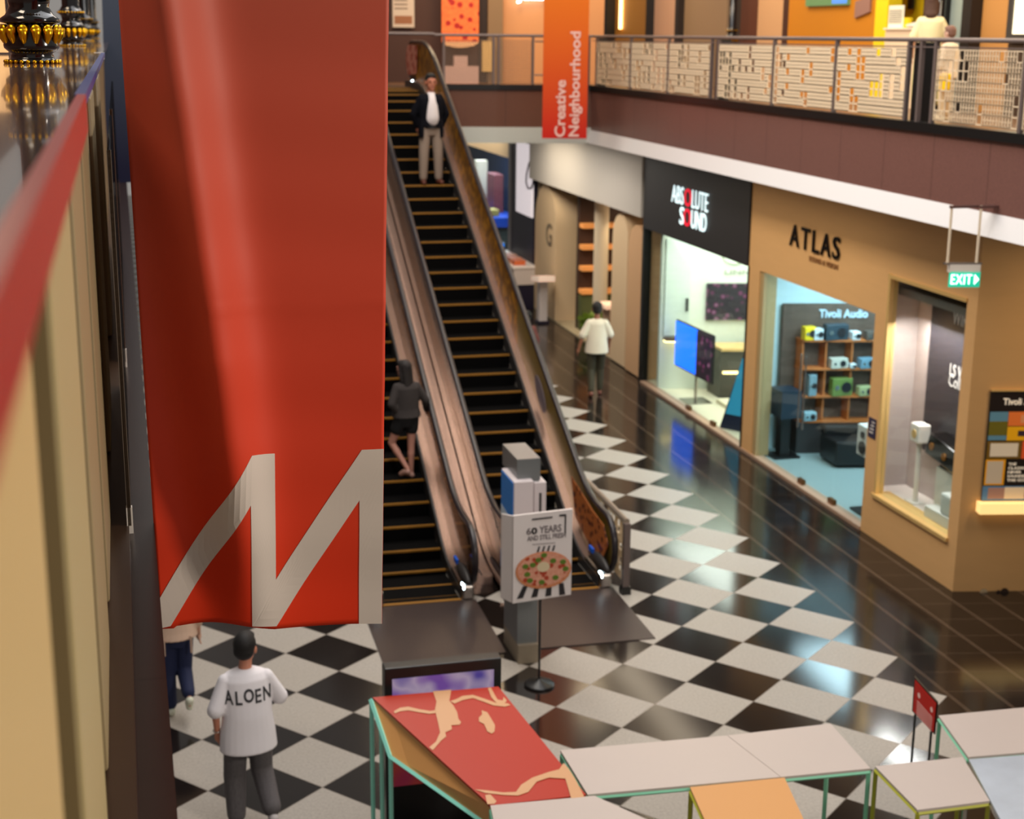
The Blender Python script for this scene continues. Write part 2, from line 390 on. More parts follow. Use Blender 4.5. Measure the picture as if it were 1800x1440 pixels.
# --- Absolute Sound shop
struct(MB().box(XW-.03, XW+.14, 22.6, 27.72, 3.14, 4.75).build('wall_black_shop_fascia', mat('shop_fascia_black', (38, 36, 38), .5)))
struct(MB().box(XW-.02, XW+.14, 27.68, 27.78, 0, 4.75).build('trim_black_shop_jamb', M['black']))
struct(MB().box(XW-.01, XW+.14, 22.55, 22.61, 0, 3.14).build('trim_black_shop_jamb_near', M['black']))
AW = mat('white_shop_wall', (214, 220, 206), .6)
struct(MB().box(XW+.16, 15, 22.7, 30.5, -.01, .02).build('floor_white_shop', mat('white_shop_floor', (222, 214, 190), .3)))
struct(MB().skew(XW+.14, 15, 29.1, 29.2, 0, 3.3).build('wall_white_shop_back', AW))
struct(MB().box(12.6, 12.7, 22.7, 27.5, 0, 3.3).build('wall_white_shop_right', AW))
struct(MB().box(XW+.14, 15, 22.64, 27.7, 3.25, 3.3).build('ceiling_white_shop', AW))
area('white_shop_light', (11.2, 25, 3.2), 2, 230, (1, 1, .90), sy=4)

# --- cafe beyond: hanging bulkhead, arched pylons, pale floor
zb = 3.33
b = MB(); prof = []
for k in range(9):
    a = PI/2*k/8; pass
top = [(9.85, 27.79)] + [(9.85, 36.1)] + [(9.85+.9*(1-math.cos(a*PI/16)), 36.1+.8*math.sin(a*PI/16)) for a in range(1, 9)] + [(13, 36.9), (13, 27.78)]
b.prism([(x, y, zb) for x, y in top], (0, 0, 4.75-zb))
struct(b.build('wall_cafe_bulkhead', mat('bulkhead_plaster', (192, 186, 178), .6), smooth=True))
struct(MB().box(10.05, 15, 27.8, 36.6, -.01, .03).build('floor_cafe', mat('cafe_floor', (176, 160, 128), .5)))
def pylon(y0, y1, ztop, x0, x1, m):
    r = (y1-y0)/2; P = [(x0, y0, 0), (x0, y1, 0)]
    zc = ztop-r*1.0
    P = [(x0, y0, 0.03)] + [(x0, y1, 0.03)] + [(x0, (y0+y1)/2+r*math.cos(PI*k/16), zc+r*math.sin(PI*k/16)) for k in range(17)]
    return MB().prism(P, (x1-x0, 0, 0)).build('arched_pylon', m, smooth=True)
PL = mat('pylon_plaster', (216, 188, 150), .7)
tag(pylon(34.4, 36.3, 3.24, 10.05, 11.08, PL), 'tall beige arched pylon with a round logo, farthest of the three cafe pylons', 'pylon', 'arched pylons of the cafe')
tag(pylon(29.0, 30.0, 3.2, 10.02, 10.7, PL), 'narrow beige arched pylon behind the cafe counter, middle of the three', 'pylon', 'arched pylons of the cafe')
tag(pylon(27.85, 28.9, 3.1, 10.0, 11.2, mat('pylon_plaster_warm', (206, 164, 122), .7)), 'tan arched pylon standing against the black jamb of the white shop', 'pylon', 'arched pylons of the cafe')
struct(MB().box(13, 13.2, 27.8, 36.6, 0, 4.7).build('wall_cafe_back', mat('cafe_back', (176, 150, 116), .7)))
struct(MB().box(10.2, 13, 36.5, 36.6, 0, 4.7).build('wall_cafe_end', mat('cafe_end', (180, 160, 130), .7)))
for (xx, yy, p) in ((11.0, 31.9, 110), (11.3, 30.2, 80), (10.6, 33.4, 60)):
    spot('cafe_downlight', (xx, yy, 4.6 if xx < 9.6 else 3.2), p*.5, (1, .78, .5), 95)
area('cafe_walk_light', (8.3, 31.5, 4.6), .8, 210, (1, .91, .80), sy=7); area('cafe_walk_light', (8.9, 33.2, 4.6), .6, 60, (1, .84, .6), sy=2.5); area('cafe_walk_light', (8.6, 22, 4.6), .5, 60, (1, .84, .62), sy=8); area('cafe_inner_light', (11.8, 30.5, 3.2), .8, 70, (1, .84, .62), sy=4)
# column inside the cafe and warm shelf wall
o = MB().lathe([(.17, .03), (.17, 3.25)], (10.55, 32.4, 0), 24).build('round_column', mat('round_column_plaster', (214, 196, 168), .6), smooth=True)
tag(o, 'round pale column inside the cafe beside the shelves', 'column')
sh = thing('display_shelving', 'warm lit cafe shelving with orange boards seen between column and far pylon', 'shelf', (10.8, 35, 0))
MB().box(10.3, 12.4, 33.3, 33.5, .03, 3.2).build('back_panel', mat('shelf_back', (60, 36, 22), .6), sh)
for z in (.9, 1.45, 1.95, 2.45): MB().box(10.3, 12.4, 33.0, 33.3, z, z+.1).build('shelf_board', mat('shelf_glow', (226, 150, 80), .5, emit=.35), sh)
MB().box(10.3, 12.4, 33.05, 33.3, .03, .85).build('base_cabinet', mat('olive_green', (84, 92, 52), .6), sh)

# --- navy stand and blue shop farther along the right side
NV = 10.1
struct(MB().box(NV, NV+.2, 36.65, 38.95, 0, 4.75).build('wall_navy_panel', M['navy']))
struct(MB().box(NV-.03, NV+.2, 38.9, 39.15, 0, 4.75).build('trim_navy_post', mat('post_grey', (120, 118, 122), .4)))
sg = thing('lightbox_sign', 'large white lightbox sign with a thin dark loop on the navy panel', 'sign', (NV-.03, 37.3, 3))
MB().box(NV-.06, NV, 36.66, 38.2, 2.28, 4.1).build('lit_panel', mat('lightbox_white', (232, 222, 226), .4, emit=.75), sg)
pth = [tuple(atx(x, y, NV-.07)) for x, y in ((941, 258), (936, 272), (930, 288), (926, 305), (925, 320), (928, 331), (934, 331), (937, 322), (939, 308))]
MB().tube(pth, .025, 6).build('loop_mark', mat('dark_ink', (48, 40, 56), .5), sg)
struct(MB().box(NV+.1, NV+.2, 39.15, 62, 3.55, 4.75).build('wall_cream_fascia', mat('cream_fascia', (222, 200, 168), .6, emit=.12)))  # faint emission stands in for soffit light falling on the fascia
struct(MB().box(13.4, 13.6, 37, 62, 0, 4.7).build('wall_blue_shop_back', mat('blue_shop_back', (26, 52, 98), .5)))
struct(MB().box(NV+.2, 13.4, 61.8, 62, 0, 4.7).build('wall_blue_shop_end', mat('blue_shop_end', (38, 48, 66), .5)))
struct(MB().box(NV+.12, NV+.14, 39.2, 62, 0, .55).build('wall_blue_shop_plinth', mat('plinth_grey', (110, 104, 104), .5)))
wn = thing('window_4', None, None, (NV+.13, 45, 2)); struct(wn); MB().box(NV+.12, NV+.13, 39.2, 61.5, .55, 3.55).build('glass_pane', M['glass'], wn)
area('blue_shop_light', (10.9, 46, 4.4), 1.0, 900, (.75, .88, 1), sy=10)
def goods(cx, cy, z0, w, d, h, c, nm, lab, cat='display box', em=0):
    return tag(MB().box(cx-w/2, cx+w/2, cy-d/2, cy+d/2, z0, z0+h).build(nm, mat(nm, c, .5, emit=em), bevel=.02), lab, cat)
goods(11.2, 46.6, .0, 1.2, 3.6, 1.0, (60, 64, 60), 'display_plinth', 'grey green display plinth inside the blue shop window')
goods(11.2, 46.6, 1.0, 1.3, 3.8, .32, (16, 60, 160), 'display_plinth', 'bright blue display ledge inside the blue shop window', em=.2)
goods(11.4, 47.9, 1.32, .35, .4, 1.5, (196, 180, 160), 'display_mannequin_board', 'pale upright figure board behind the blue shop glass', 'display board')
goods(11.5, 46.4, 1.32, .3, 1.0, 1.2, (110, 50, 56), 'display_carton', 'dull red carton behind the blue shop glass', 'carton')
goods(11.1, 45.3, 1.32, .4, .6, .2, (150, 130, 60), 'display_tray', 'olive yellow tray behind the blue shop glass', 'tray')
ct = thing('service_counter', 'white topped counter with navy base in front of the navy panel', 'counter', (9.9, 37.6, 0))
MB().box(9.55, 10.05, 36.3, 39.1, .0, .62).build('base', M['navy'], ct)
MB().box(9.50, 10.08, 36.28, 39.15, .62, 1.05).build('front_panel', mat('counter_white', (214, 200, 192), .4), ct)
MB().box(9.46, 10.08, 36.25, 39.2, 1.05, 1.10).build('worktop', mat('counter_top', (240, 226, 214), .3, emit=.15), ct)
sc = thing('tablet_screen', 'bright blue screen standing on the white topped counter', 'screen', (9.7, 38.4, 1.1))
MB().box(9.66, 9.70, 38.1, 38.6, 1.10, 1.42).build('display', mat('blue_screen', (20, 140, 255), .4, emit=1.6), sc)
MB().box(9.70, 9.73, 38.05, 38.65, 1.10, 1.45).build('housing', M['black'], sc)
for k in range(5):
    cc_ = [(220, 110, 60), (230, 150, 110), (200, 80, 50), (236, 180, 150), (210, 96, 60)][k]
    tag(MB().box(9.55, 9.85, 36.45+.3*k, 36.66+.3*k, 1.10, 1.22+.02*(k % 2)).build('snack_pack', mat('snack_pack_%s' % 'abcde'[k], cc_, .5)), 'orange snack packet displayed on the white topped counter', 'packet', 'snack packets on the counter')
lg = text('G', atx(965, 412, 10.04), (0, -1, 0), (0, 0, 1), mat('logo_grey', (120, 104, 84), .5), 'round_logo', h=.55, depth=.02); tag(lg, 'grey round letter logo on the far arched pylon', 'sign')
# menu stand
ms = thing('menu_stand', 'slim white menu stand with tilted lit top before the far arched pylon', 'stand', (9.75, 34.3, 0))
MB().box(9.62, 9.82, 34.25, 34.5, 0, 1.05).build('post', mat('stand_white', (206, 196, 192), .4), ms)
MB().box(9.58, 9.86, 34.2, 34.55, 0, .06).build('foot', M['navy'], ms)
MB().hexa([(9.5, 33.9, 1.08), (9.9, 33.9, 1.08), (9.9, 34.6, 1.0), (9.5, 34.6, 1.0), (9.5, 33.9, 1.22), (9.9, 33.9, 1.22), (9.9, 34.6, 1.12), (9.5, 34.6, 1.12)]).build('tilted_top', mat('stand_top', (255, 226, 206), .4, emit=.25), ms)
cn = thing('cafe_counter', 'beige cafe counter with glowing pale top right of the walking man', 'counter', (10.4, 29.6, 0))
MB().box(10.08, 10.68, 30.25, 30.75, .03, 1.05).build('body', mat('cafe_counter', (168, 136, 110), .5), cn)
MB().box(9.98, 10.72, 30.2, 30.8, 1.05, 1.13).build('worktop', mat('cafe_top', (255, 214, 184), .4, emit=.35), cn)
def plant(x, y, h, n, r, lab, col, pot=.25, seed=1):
    rnd = random.Random(seed); t = thing('potted_plant', lab, 'plant', (x, y, .03))
    MB().lathe([(pot*.35, .0), (pot*.5, pot), (pot*.42, pot), (pot*.4, pot*.85)], (x, y, .03), 16).build('pot', mat('plant_pot', (150, 110, 80), .6), t, smooth=True)
    b = MB()
    for k in range(n):
        a = rnd.uniform(0, 2*PI); L = r*rnd.uniform(.5, 1); hh = h*rnd.uniform(.45, 1); w = .03+.03*rnd.random()
        p = [Vector((x, y, .03+pot*.9)), Vector((x+L*.4*math.cos(a), y+L*.4*math.sin(a), .03+pot+hh*.75)), Vector((x+L*math.cos(a), y+L*math.sin(a), .03+pot+hh*rnd.uniform(.6, 1)))]
        s_ = Vector((-math.sin(a), math.cos(a), 0))*w
        b.add([p[0]-s_*.2, p[0]+s_*.2, p[1]+s_, p[1]-s_, p[2]], [(0, 1, 2, 3), (3, 2, 4)])
        for q in (.45, .62, .8):
            c0 = p[0].lerp(p[2], q)+Vector((0, 0, .12*hh)); sd = 1 if rnd.random() > .5 else -1
            b.add([c0, c0+s_*sd*3+Vector((0, 0, .06)), c0+s_*sd*4.5-Vector((0, 0, .02)), c0+s_*sd*2-Vector((0, 0, .05))], [(0, 1, 2, 3)])
    b.build('foliage', mat('foliage', col, .5), t); return t
plant(10.16, 31.55, .5, 60, .42, 'bushy bright green plant in a pot at the foot of the far pylon', (96, 120, 30), seed=3)
plant(10.95, 31.2, 1.6, 70, .5, 'tall dark green palm behind the cafe counter', (58, 84, 44), .35, seed=5)

# ================================================================== SIGNS ON THE SHOP WALLS
RW, UW = (0, -1, 0), (0, 0, 1)      # reading direction on the right-hand wall
neon = mat('neon_white', (225, 250, 255), .4, emit=1.5); neonr = mat('neon_red', (225, 20, 50), .4, emit=1.3)
s1 = thing('shop_sign', 'glowing white and red neon shop name on the black fascia', 'sign', (XW-.1, 25.2, 3.8))
def fit(sx, y0, y1, z0, z1, m, nm='letters', bold=.0, par=s1, x=XW-.05, depth=.012):
    return text(sx, (x, (y0+y1)/2, (z0+z1)/2), RW, UW, m, nm, par, w=abs(y0-y1), h=z1-z0, bold=bold, depth=depth)
fit('ABS', 26.15, 25.55, 3.82, 4.14, neon, bold=-.01); fit('O', 25.50, 25.16, 3.82, 4.14, neonr, 'red_letter'); fit('LUTE', 25.12, 24.36, 3.82, 4.14, neon, bold=-.01)
fit('S', 25.7, 25.5, 3.46, 3.78, neon); fit('O', 25.50, 25.16, 3.46, 3.78, neonr, 'red_letter'); fit('UND', 25.12, 24.4, 3.46, 3.78, neon)
ink = mat('sign_bronze_black', (44, 34, 24), .18, metal=.9)
s2 = thing('shop_sign', 'dark polished letters naming the tan shop above its window', 'sign', (XW-.03, 20.2, 3.8))
yl = [21.02, 20.62, 20.2, 19.82, 19.62]
for ch, a, c in (('A', 21.05, 20.72), ('T', 20.65, 20.36), ('L', 20.26, 20.04), ('A', 19.98, 19.66), ('S', 19.60, 19.37)):
    fit(ch, a, c, 3.70, 4.03, ink, 'letter', .01, s2, XW-.02, .02)
fit('SOUND & VISION', 20.36, 19.42, 3.555, 3.63, mat('sign_small_brown', (140, 96, 56), .5), 'lettering', 0, s2, XW-.01, .012)
ex = thing('exit_sign', 'green illuminated exit sign hanging on two pale rods', 'sign', (9.0, 14.6, 4.2))
eg = mat('exit_green', (20, 176, 144), .4, emit=.9, ecol=(20, 190, 150)); ew = mat('exit_white', (235, 255, 245), .4, emit=2.2)
def ebox(px0, px1, py0, py1, m, nm, d=.03, yo=0):
    a = atf(px0, py0, 16.4); c = atf(px1, py1, 16.4); x0, x1 = a.x, c.x
    return MB().hexa([(x0, a.y+yo, c.z), (x1, c.y+yo, c.z), (x1, c.y+yo+d, c.z), (x0, a.y+yo+d, c.z), (x0, a.y+yo, a.z), (x1, c.y+yo, a.z), (x1, c.y+yo+d, a.z), (x0, a.y+yo+d, a.z)]).build(nm, m, ex)
ebox(1671, 1721.5, 477, 505, eg, 'green_panel')
ebox(1670, 1723, 465, 479, mat('exit_housing', (236, 226, 214), .4), 'housing', .05)
ebox(1661, 1726, 462, 465.5, M['alu'], 'hanger_bar', .04)
for px in (1667, 1718):
    p = atf(px, 463, 16.4); MB().tube([p+Vector((0, .02, 0)), Vector((p.x, p.y+.02, 5.03))], .015, 8).build('rod', mat('rod_cream', (236, 218, 190), .4), ex); MB().box(p.x-.02, XF+.02, p.y, p.y+.04, 5.0, 5.03).build('wall_bracket', mat('bracket_brown', (92, 60, 54), .5), ex)
p = atf(1689, 491, 16.4); text('EXIT', p+Vector((-.0, -.012, 0)), (1, SK, 0), UW, ew, 'letters', ex, w=.235, h=.11, bold=0, depth=.012, spacing=1.12)
p = atf(1715, 491, 16.4)+Vector((0, -.015, 0)); MB().prism([p+Vector((-.02, 0, .055)), p+Vector((.03, -.006, 0)), p+Vector((-.02, 0, -.055))], (0, .012, 0)).build('arrow', ew, ex)
pl = thing('wall_plate', 'small dark blue notice plate on the tan wall between the windows', 'notice', (XW-.01, 18.09, 1.55))
MB().box(XW-.012, XW, 17.99, 18.2, 1.40, 1.68).build('plate', mat('plate_navy', (40, 34, 66), .4), pl)
for k in range(4): MB().box(XW-.016, XW-.012, 18.02+.01*k, 18.1+.02*k, 1.62-.05*k, 1.635-.05*k).build('text_line', M['white'], pl)

# --- radio poster on the return wall
FR = Vector((1, SK, 0)).normalized(); FN = Vector((SK, -1, 0)).normalized()
po = thing('poster_display', 'lit poster of coloured radio pictures on the tan return wall', 'poster', (10.3, 15.6, 1.9))
P0 = Vector((10.17, CT+SK*10.17, 0)) + FN*.0
def pbox(u0, u1, z0, z1, m, nm, d=.03, par=po, base=0.):
    a = P0 + FR*u0 + FN*base; c = P0 + FR*u1 + FN*base; n = FN*d
    return MB().hexa([(a.x, a.y, z0), (c.x, c.y, z0), (c.x+n.x, c.y+n.y, z0), (a.x+n.x, a.y+n.y, z0), (a.x, a.y, z1), (c.x, c.y, z1), (c.x+n.x, c.y+n.y, z1), (a.x+n.x, a.y+n.y, z1)]).build(nm, m, par)
def pc(nm, c, e=.16): return mat(nm, c, .5, emit=e)
pbox(0, .95, 1.21, 2.62, pc('poster_black', (30, 16, 8), .0), 'board')
pbox(.0, .95, 2.62, 2.64, M['goldtrim'], 'top_edge', .05)
pbox(.01, .24, 2.00, 2.36, pc('p_blue', (96, 140, 160)), 'blue_field', .004, base=.03); pbox(.01, .24, 2.06, 2.24, pc('p_olive', (110, 100, 24)), 'olive_radio', .006, base=.03)
pbox(.245, .95, 2.18, 2.36, pc('p_coral', (236, 120, 50)), 'coral_field', .004, base=.03); pbox(.4, .95, 2.22, 2.32, pc('p_coral2', (226, 150, 100)), 'coral_radio', .006, base=.03)
pbox(.245, .95, 1.995, 2.17, pc('p_yellow', (244, 176, 10)), 'yellow_field', .004, base=.03); pbox(.38, .62, 2.05, 2.12, pc('p_dial', (60, 40, 50)), 'dark_dial', .006, base=.03)
pbox(.01, .44, 1.76, 1.985, pc('p_brown', (120, 88, 24)), 'brown_field', .004, base=.03); pbox(.05, .40, 1.79, 1.96, pc('p_cream', (232, 214, 188)), 'cream_radio', .006, base=.03)
pbox(.45, .95, 1.76, 1.985, pc('p_red', (230, 90, 40)), 'red_field', .004, base=.03); pbox(.5, .9, 1.80, 1.985, pc('p_rose', (236, 200, 180)), 'rose_radio', .006, base=.03)
pbox(.01, .26, 1.42, 1.75, pc('p_amber', (236, 160, 20)), 'amber_field', .004, base=.03); pbox(.03, .23, 1.44, 1.73, pc('p_sand', (206, 186, 160)), 'sand_speaker', .006, base=.03)
pbox(.0, .95, 1.22, 1.405, pc('p_blue2', (90, 130, 164)), 'lower_blue_field', .004, base=.03)
pbox(.07, .8, 1.24, 1.385, pc('p_brownradio', (170, 128, 112)), 'brown_radio', .006, base=.03); pbox(.28, .53, 1.24, 1.39, pc('p_creamface', (240, 214, 176)), 'cream_face', .009, base=.03)
def disc(u, z, r, m, nm, base=.04, par=po):
    c = P0+FR*u+FN*base; MB().prism([c+FR*(r*math.cos(2*PI*k/20))+Vector((0, 0, r*math.sin(2*PI*k/20))) for k in range(20)], FN*.004).build(nm, m, par)
disc(.4, 1.315, .055, pc('p_cone', (50, 34, 24), 0), 'speaker_cone'); disc(.13, 1.875, .05, pc('p_grille', (150, 130, 100)), 'grille'); disc(.32, 1.875, .03, pc('p_knob', (50, 30, 20), 0), 'knob')
pw = mat('poster_text', (240, 224, 200), .5, emit=.5)
text('Tivoli Audio', P0+FR*.42+FN*.031+Vector((0, 0, 2.49)), FR, UW, pw, 'title', po, w=.52, h=.085, bold=.02, depth=.006)
for k, (t, wd) in enumerate((('THE', .1), ('CLASSICS', .26), ('NEVER', .17), ('SOUNDED', .25), ('THIS GOOD', .30))):
    text(t, P0+FR*(.30+wd/2)+FN*.031+Vector((0, 0, 1.69-.052*k)), FR, UW, pw, 'slogan_line', po, w=wd, h=.034, bold=.01, depth=.006)
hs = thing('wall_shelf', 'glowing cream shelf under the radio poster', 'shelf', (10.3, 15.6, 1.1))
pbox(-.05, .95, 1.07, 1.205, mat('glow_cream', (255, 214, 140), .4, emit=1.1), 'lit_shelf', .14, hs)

# ================================================================== SHOWROOM DISPLAYS
DX = 24.55
dw = thing('radio_display_wall', 'dark grey brown timber display wall with shelf ledges in the tan shop', 'display wall', (11.3, 22.2, 0))
pan = mat('grey_timber', (92, 76, 64), .6); noisy(pan, (92, 76, 64), .3, 2.2, 5, stretch=(9, 9, .7))
MB().skew(10.5, 12.6, DX, DX+.06, .02, 2.52).build('back_panel', pan, dw)
for z, x0 in ((1.93, 10.72), (1.45, 10.72), (.98, 10.78), (.55, 10.78)):
    MB().skew(x0, 12.5, DX-.28, DX, z, z+.03).build('shelf_board', M['wood'], dw)
for x0 in (10.74, 11.12, 11.55, 12.0):
    MB().skew(x0, x0+.025, DX-.24, DX, .05, 1.93).build('upright', M['wood'], dw)
MB().skew(10.72, 12.5, DX-.26, DX-.02, .02, .55).build('lower_cabinet', M['darkgrey'], dw)
text('Tivoli Audio', (11.48, DX+SK*11.48-.02, 2.36), FR, UW, mat('logo_cool', (170, 200, 214), .4, emit=.8), 'sign_lettering', dw, w=.82, h=.14, bold=.015, depth=.03)
def radio(x, z, w, h, c, lab, dial=None, nm='table_radio', dep=.16):
    y = DX+SK*x-.27; t = thing(nm, lab, 'radio', (x, y, z))
    MB().box(x-w/2, x+w/2, y-.02, y-.02+dep, z, z+h).build('case', mat('radio_%d%d%d' % c, c, .45), t, bevel=.012)
    r = min(h, w)*.3; dc = dial or (30, 30, 34)
    MB().tube([(x+w*.18, y-.035, z+h*.5), (x+w*.18, y-.015, z+h*.5)], r, 18).build('speaker_cone', mat('dial_%d%d%d' % dc, dc, .4), t)
    MB().tube([(x-w*.28, y-.035, z+h*.5), (x-w*.28, y-.015, z+h*.5)], r*.45, 14).build('tuning_knob', M['steel'], t)
G_ = None
for a in ((10.84, 1.96, .2, .22, (236, 206, 20), 'bright yellow radio at the left end of the top shelf'),
          (10.98, 1.96, .16, .19, (206, 222, 226), 'white cube radio beside the yellow one on the top shelf'),
          (11.28, 1.96, .40, .26, (44, 62, 72), 'wide dark blue radio on the top shelf'),
          (11.60, 1.96, .14, .14, (226, 236, 240), 'small white speaker right of the wide dark radio'),
          (11.86, 1.96, .2, .15, (92, 84, 76), 'grey brown round faced radio on the top shelf'),
          (11.35, 1.48, .30, .17, (196, 196, 182), 'cream grey radio on the second shelf'),
          (11.58, 1.48, .10, .08, (220, 236, 240), 'tiny white speaker on the second shelf'),
          (11.82, 1.48, .27, .17, (112, 152, 170), 'pale blue radio on the second shelf'),
          (12.10, 1.96, .12, .20, (190, 160, 120), 'tan boxed radio at the right end of the top shelf'),
          (12.10, 1.48, .15, .2, (110, 170, 190), 'turquoise radio at the right end of the second shelf'),
          (11.42, 1.01, .36, .30, (104, 130, 62), 'grass green boxed radio on the third shelf'),
          (11.82, 1.01, .26, .16, (170, 180, 130), 'pale olive radio on the third shelf'),
          (10.92, .58, .22, .15, (150, 190, 200), 'pale blue radio on the lowest shelf'),
          (10.93, 1.01, .14, .36, (120, 150, 160), 'upright blue grey speaker on the third shelf')):
    radio(*a)
bn = thing('sofa_bench', 'long black leather bench before the radio display wall', 'bench', (11.4, 21.4, 0))
MB().skew(10.95, 12.4, 23.35, 23.95, .06, .46).build('base', M['black'], bn, bevel=.03); MB().skew(10.95, 12.4, 23.8, 23.98, .46, .62).build('backrest', M['black'], bn, bevel=.03)
st = thing('loudspeaker_stand', 'black loudspeaker on a black pedestal stand by the left edge of the tan shop window', 'loudspeaker', (10.42, 22.0, 0))
MB().box(10.2, 10.66, 21.8, 22.2, .015, .05).build('foot', M['black'], st); MB().box(10.34, 10.5, 21.9, 22.1, .05, .72).build('pillar', M['black'], st)
MB().box(10.25, 10.6, 21.75, 22.2, .72, 1.18).build('cabinet', mat('speaker_bluegrey', (28, 44, 58), .4), st)
MB().tube([(10.42, 21.74, 1.18), (10.42, 21.74, 1.20)], .0, 4)
st = thing('loudspeaker_stand', 'white loudspeaker on a black pole stand at the right edge of the tan shop window', 'loudspeaker', (10.35, 18.75, 0))
MB().box(10.2, 10.62, 18.72, 19.12, .015, .05).build('foot', M['black'], st); MB().tube([(10.4, 18.95, .05), (10.4, 18.95, .86)], .03, 10).build('pole', M['black'], st)
MB().box(10.26, 10.54, 18.78, 19.16, .86, 1.32).build('cabinet', mat('speaker_white', (214, 214, 210), .35), st, bevel=.015)
for z, r in ((1.0, .095), (1.19, .05)):
    MB().tube([(10.4, 18.76, z), (10.4, 18.785, z)], r, 20).build('driver', M['darkgrey'], st); MB().tube([(10.235, 18.97, z), (10.262, 18.97, z)], r, 20).build('driver', M['darkgrey'], st)

# display window beside: dark poster, speakers, cartons
dp = thing('hanging_poster', 'black hanging poster with white lettering in the display window', 'poster', (11.0, 16.5, 2))
XD = 10.5
MB().box(XD, XD+.03, atx(1712, 600, XD).y, atx(1634, 600, XD).y, 1.30, 3.7).build('sheet', mat('poster_charcoal', (48, 44, 50), .4), dp)
wt = mat('poster_white_text', (200, 192, 186), .6, emit=.15)  # slight glow added to brighten the printed lettering, which is no lamp
for t, px, py, hh, ww in (('WIREL', 1692, 562, .19, .52), ('LS Wi', 1682, 654, .16, .40), ('Collec', 1682, 674, .16, .46)):
    p = atx(px, py, XD-.01); text(t, (XD-.005, p.y-.02, p.z), RW, UW, wt, 'poster_lettering', dp, w=ww, h=hh, bold=.0, depth=.006)
sp = thing('floor_loudspeaker', 'white slim loudspeaker column in the display window', 'loudspeaker', (10.3, 17.4, .645))
p = atx(1612, 868, 10.6)
MB().box(10.18, 10.36, 17.3, 17.55, .645, .66).build('foot', M['white'], sp); MB().tube([(10.27, 17.42, .66), (10.27, 17.42, 1.5)], .035, 10).build('pole', M['white'], sp)
MB().box(10.18, 10.36, 17.3, 17.54, 1.5, 1.76).build('cabinet', M['white'], sp, bevel=.02); MB().tube([(10.17, 17.42, 1.62), (10.185, 17.42, 1.62)], .06, 16).build('driver', M['goldtrim'], sp)
def carton(x0, x1, y0, y1, z0, z1, c, nm, lab, cat='box', bev=.01):
    return tag(MB().box(x0, x1, y0, y1, z0, z1).build(nm, mat(nm, c, .5), bevel=bev), lab, cat, 'white boxes in the display window')
carton(10.3, 10.5, 16.3, 17.0, .645, 1.28, (206, 204, 194), 'white_carton', 'tall white carton under the black speakers in the display window')
carton(10.08, 10.27, 16.2, 16.85, .645, .80, (206, 206, 200), 'flat_carton', 'low flat white carton at the front of the display window')
tag(MB().box(10.1, 10.26, 16.25, 16.52, .80, 1.08).build('cube_speaker', mat('cube_speaker', (198, 204, 200), .4), bevel=.03), 'rounded white cube speaker on the flat carton', 'loudspeaker')
bk = thing('black_loudspeaker', 'black angular loudspeaker with copper drivers on the tall white carton', 'loudspeaker', (10.4, 16.7, 1.28))
MB().prism([(10.22, 17.2, 1.42), (10.22, 16.4, 1.31), (10.22, 16.35, 1.60), (10.22, 17.1, 1.72)], (.26, 0, 0)).build('cabinet', M['blackgloss'], bk, bevel=.02)
for yy, zz in ((17.02, 1.55), (16.7, 1.49)): MB().tube([(10.205, yy, zz), (10.225, yy, zz)], .05, 16).build('driver', mat('copper_driver', (200, 130, 50), .3, metal=.9), bk)
MB().box(10.32, 10.5, 16.45, 16.95, 1.28, 1.36).build('base', M['black'], bk)

# Absolute Sound interior
tv = thing('wall_television', 'wall mounted screen showing a dark pink and cyan picture', 'television', (11.3, 26.6, 1.7))
def tvmat():
    m = mat('screen_picture', (20, 18, 22), .3); nd, L, b = nt(m); n = N(m, 'ShaderNodeTexVoronoi'); n.inputs['Scale'].default_value = 7
    t = N(m, 'ShaderNodeTexCoord'); L.new(t.outputs['Object'], n.inputs['Vector']); cr = N(m, 'ShaderNodeValToRGB'); L.new(n.outputs['Distance'], cr.inputs[0])
    e = cr.color_ramp.elements; e[0].color = (.7, .55, .62, 1); e[1].color = (.04, .02, .03, 1); e[1].position = .42; x = e.new(.2); x.color = (.4, .06, .2, 1)
    L.new(cr.outputs[0], b.inputs['Emission Color']); b.inputs['Emission Strength'].default_value = .8; return m
c9 = 29.08
MB().skew(10.92, 11.84, c9-.06, c9, 1.42, 2.14).build('screen', tvmat(), tv); MB().skew(11.78, 11.9, c9-.065, c9-.01, 1.42, 2.14).build('cyan_edge', mat('cyan_glow', (60, 190, 210), .4, emit=1), tv)
p = Vector((11.45, c9+SK*11.45-.01, 2.62))
text('LINN', (11.5, c9+SK*11.5-.01, 2.36), FR, UW, mat('logo_sage', (150, 158, 140), .6), 'wall_logo_lettering', None, w=.5, h=.09, depth=.01)
tag(bpy.data.objects['wall_logo_lettering'], 'sage green lettering above the wall mounted screen', 'sign')
ring = MB().tube([(11.45+.28*math.cos(2*PI*k/24), c9+SK*11.45-.015, 2.72+.2*math.sin(2*PI*k/24)) for k in range(24)], .018, 6, closed=True).build('ring_logo', mat('logo_sage2', (160, 168, 148), .6)); tag(ring, 'sage green ring emblem above the wall lettering', 'sign')
sb = thing('media_sideboard', 'dark media sideboard with a warm lit shelf in the white shop', 'sideboard', (11.6, 26.3, 0))
MB().skew(10.95, 12.2, 28.3, 28.9, .02, .95).build('cabinet', mat('sideboard_grey', (72, 68, 60), .4), sb); MB().skew(10.95, 12.2, 28.25, 28.9, .95, 1.0).build('top', mat('sideboard_top', (206, 170, 110), .4), sb)
MB().skew(11.0, 11.6, 28.27, 28.3, .5, .55).build('light_strip', mat('strip_warm', (255, 220, 150), .4, emit=4), sb)
wl = thing('wall_shelf', 'thin dark shelf with warm light strip on the white shop wall', 'shelf', (10.3, 26.9, 1.0))
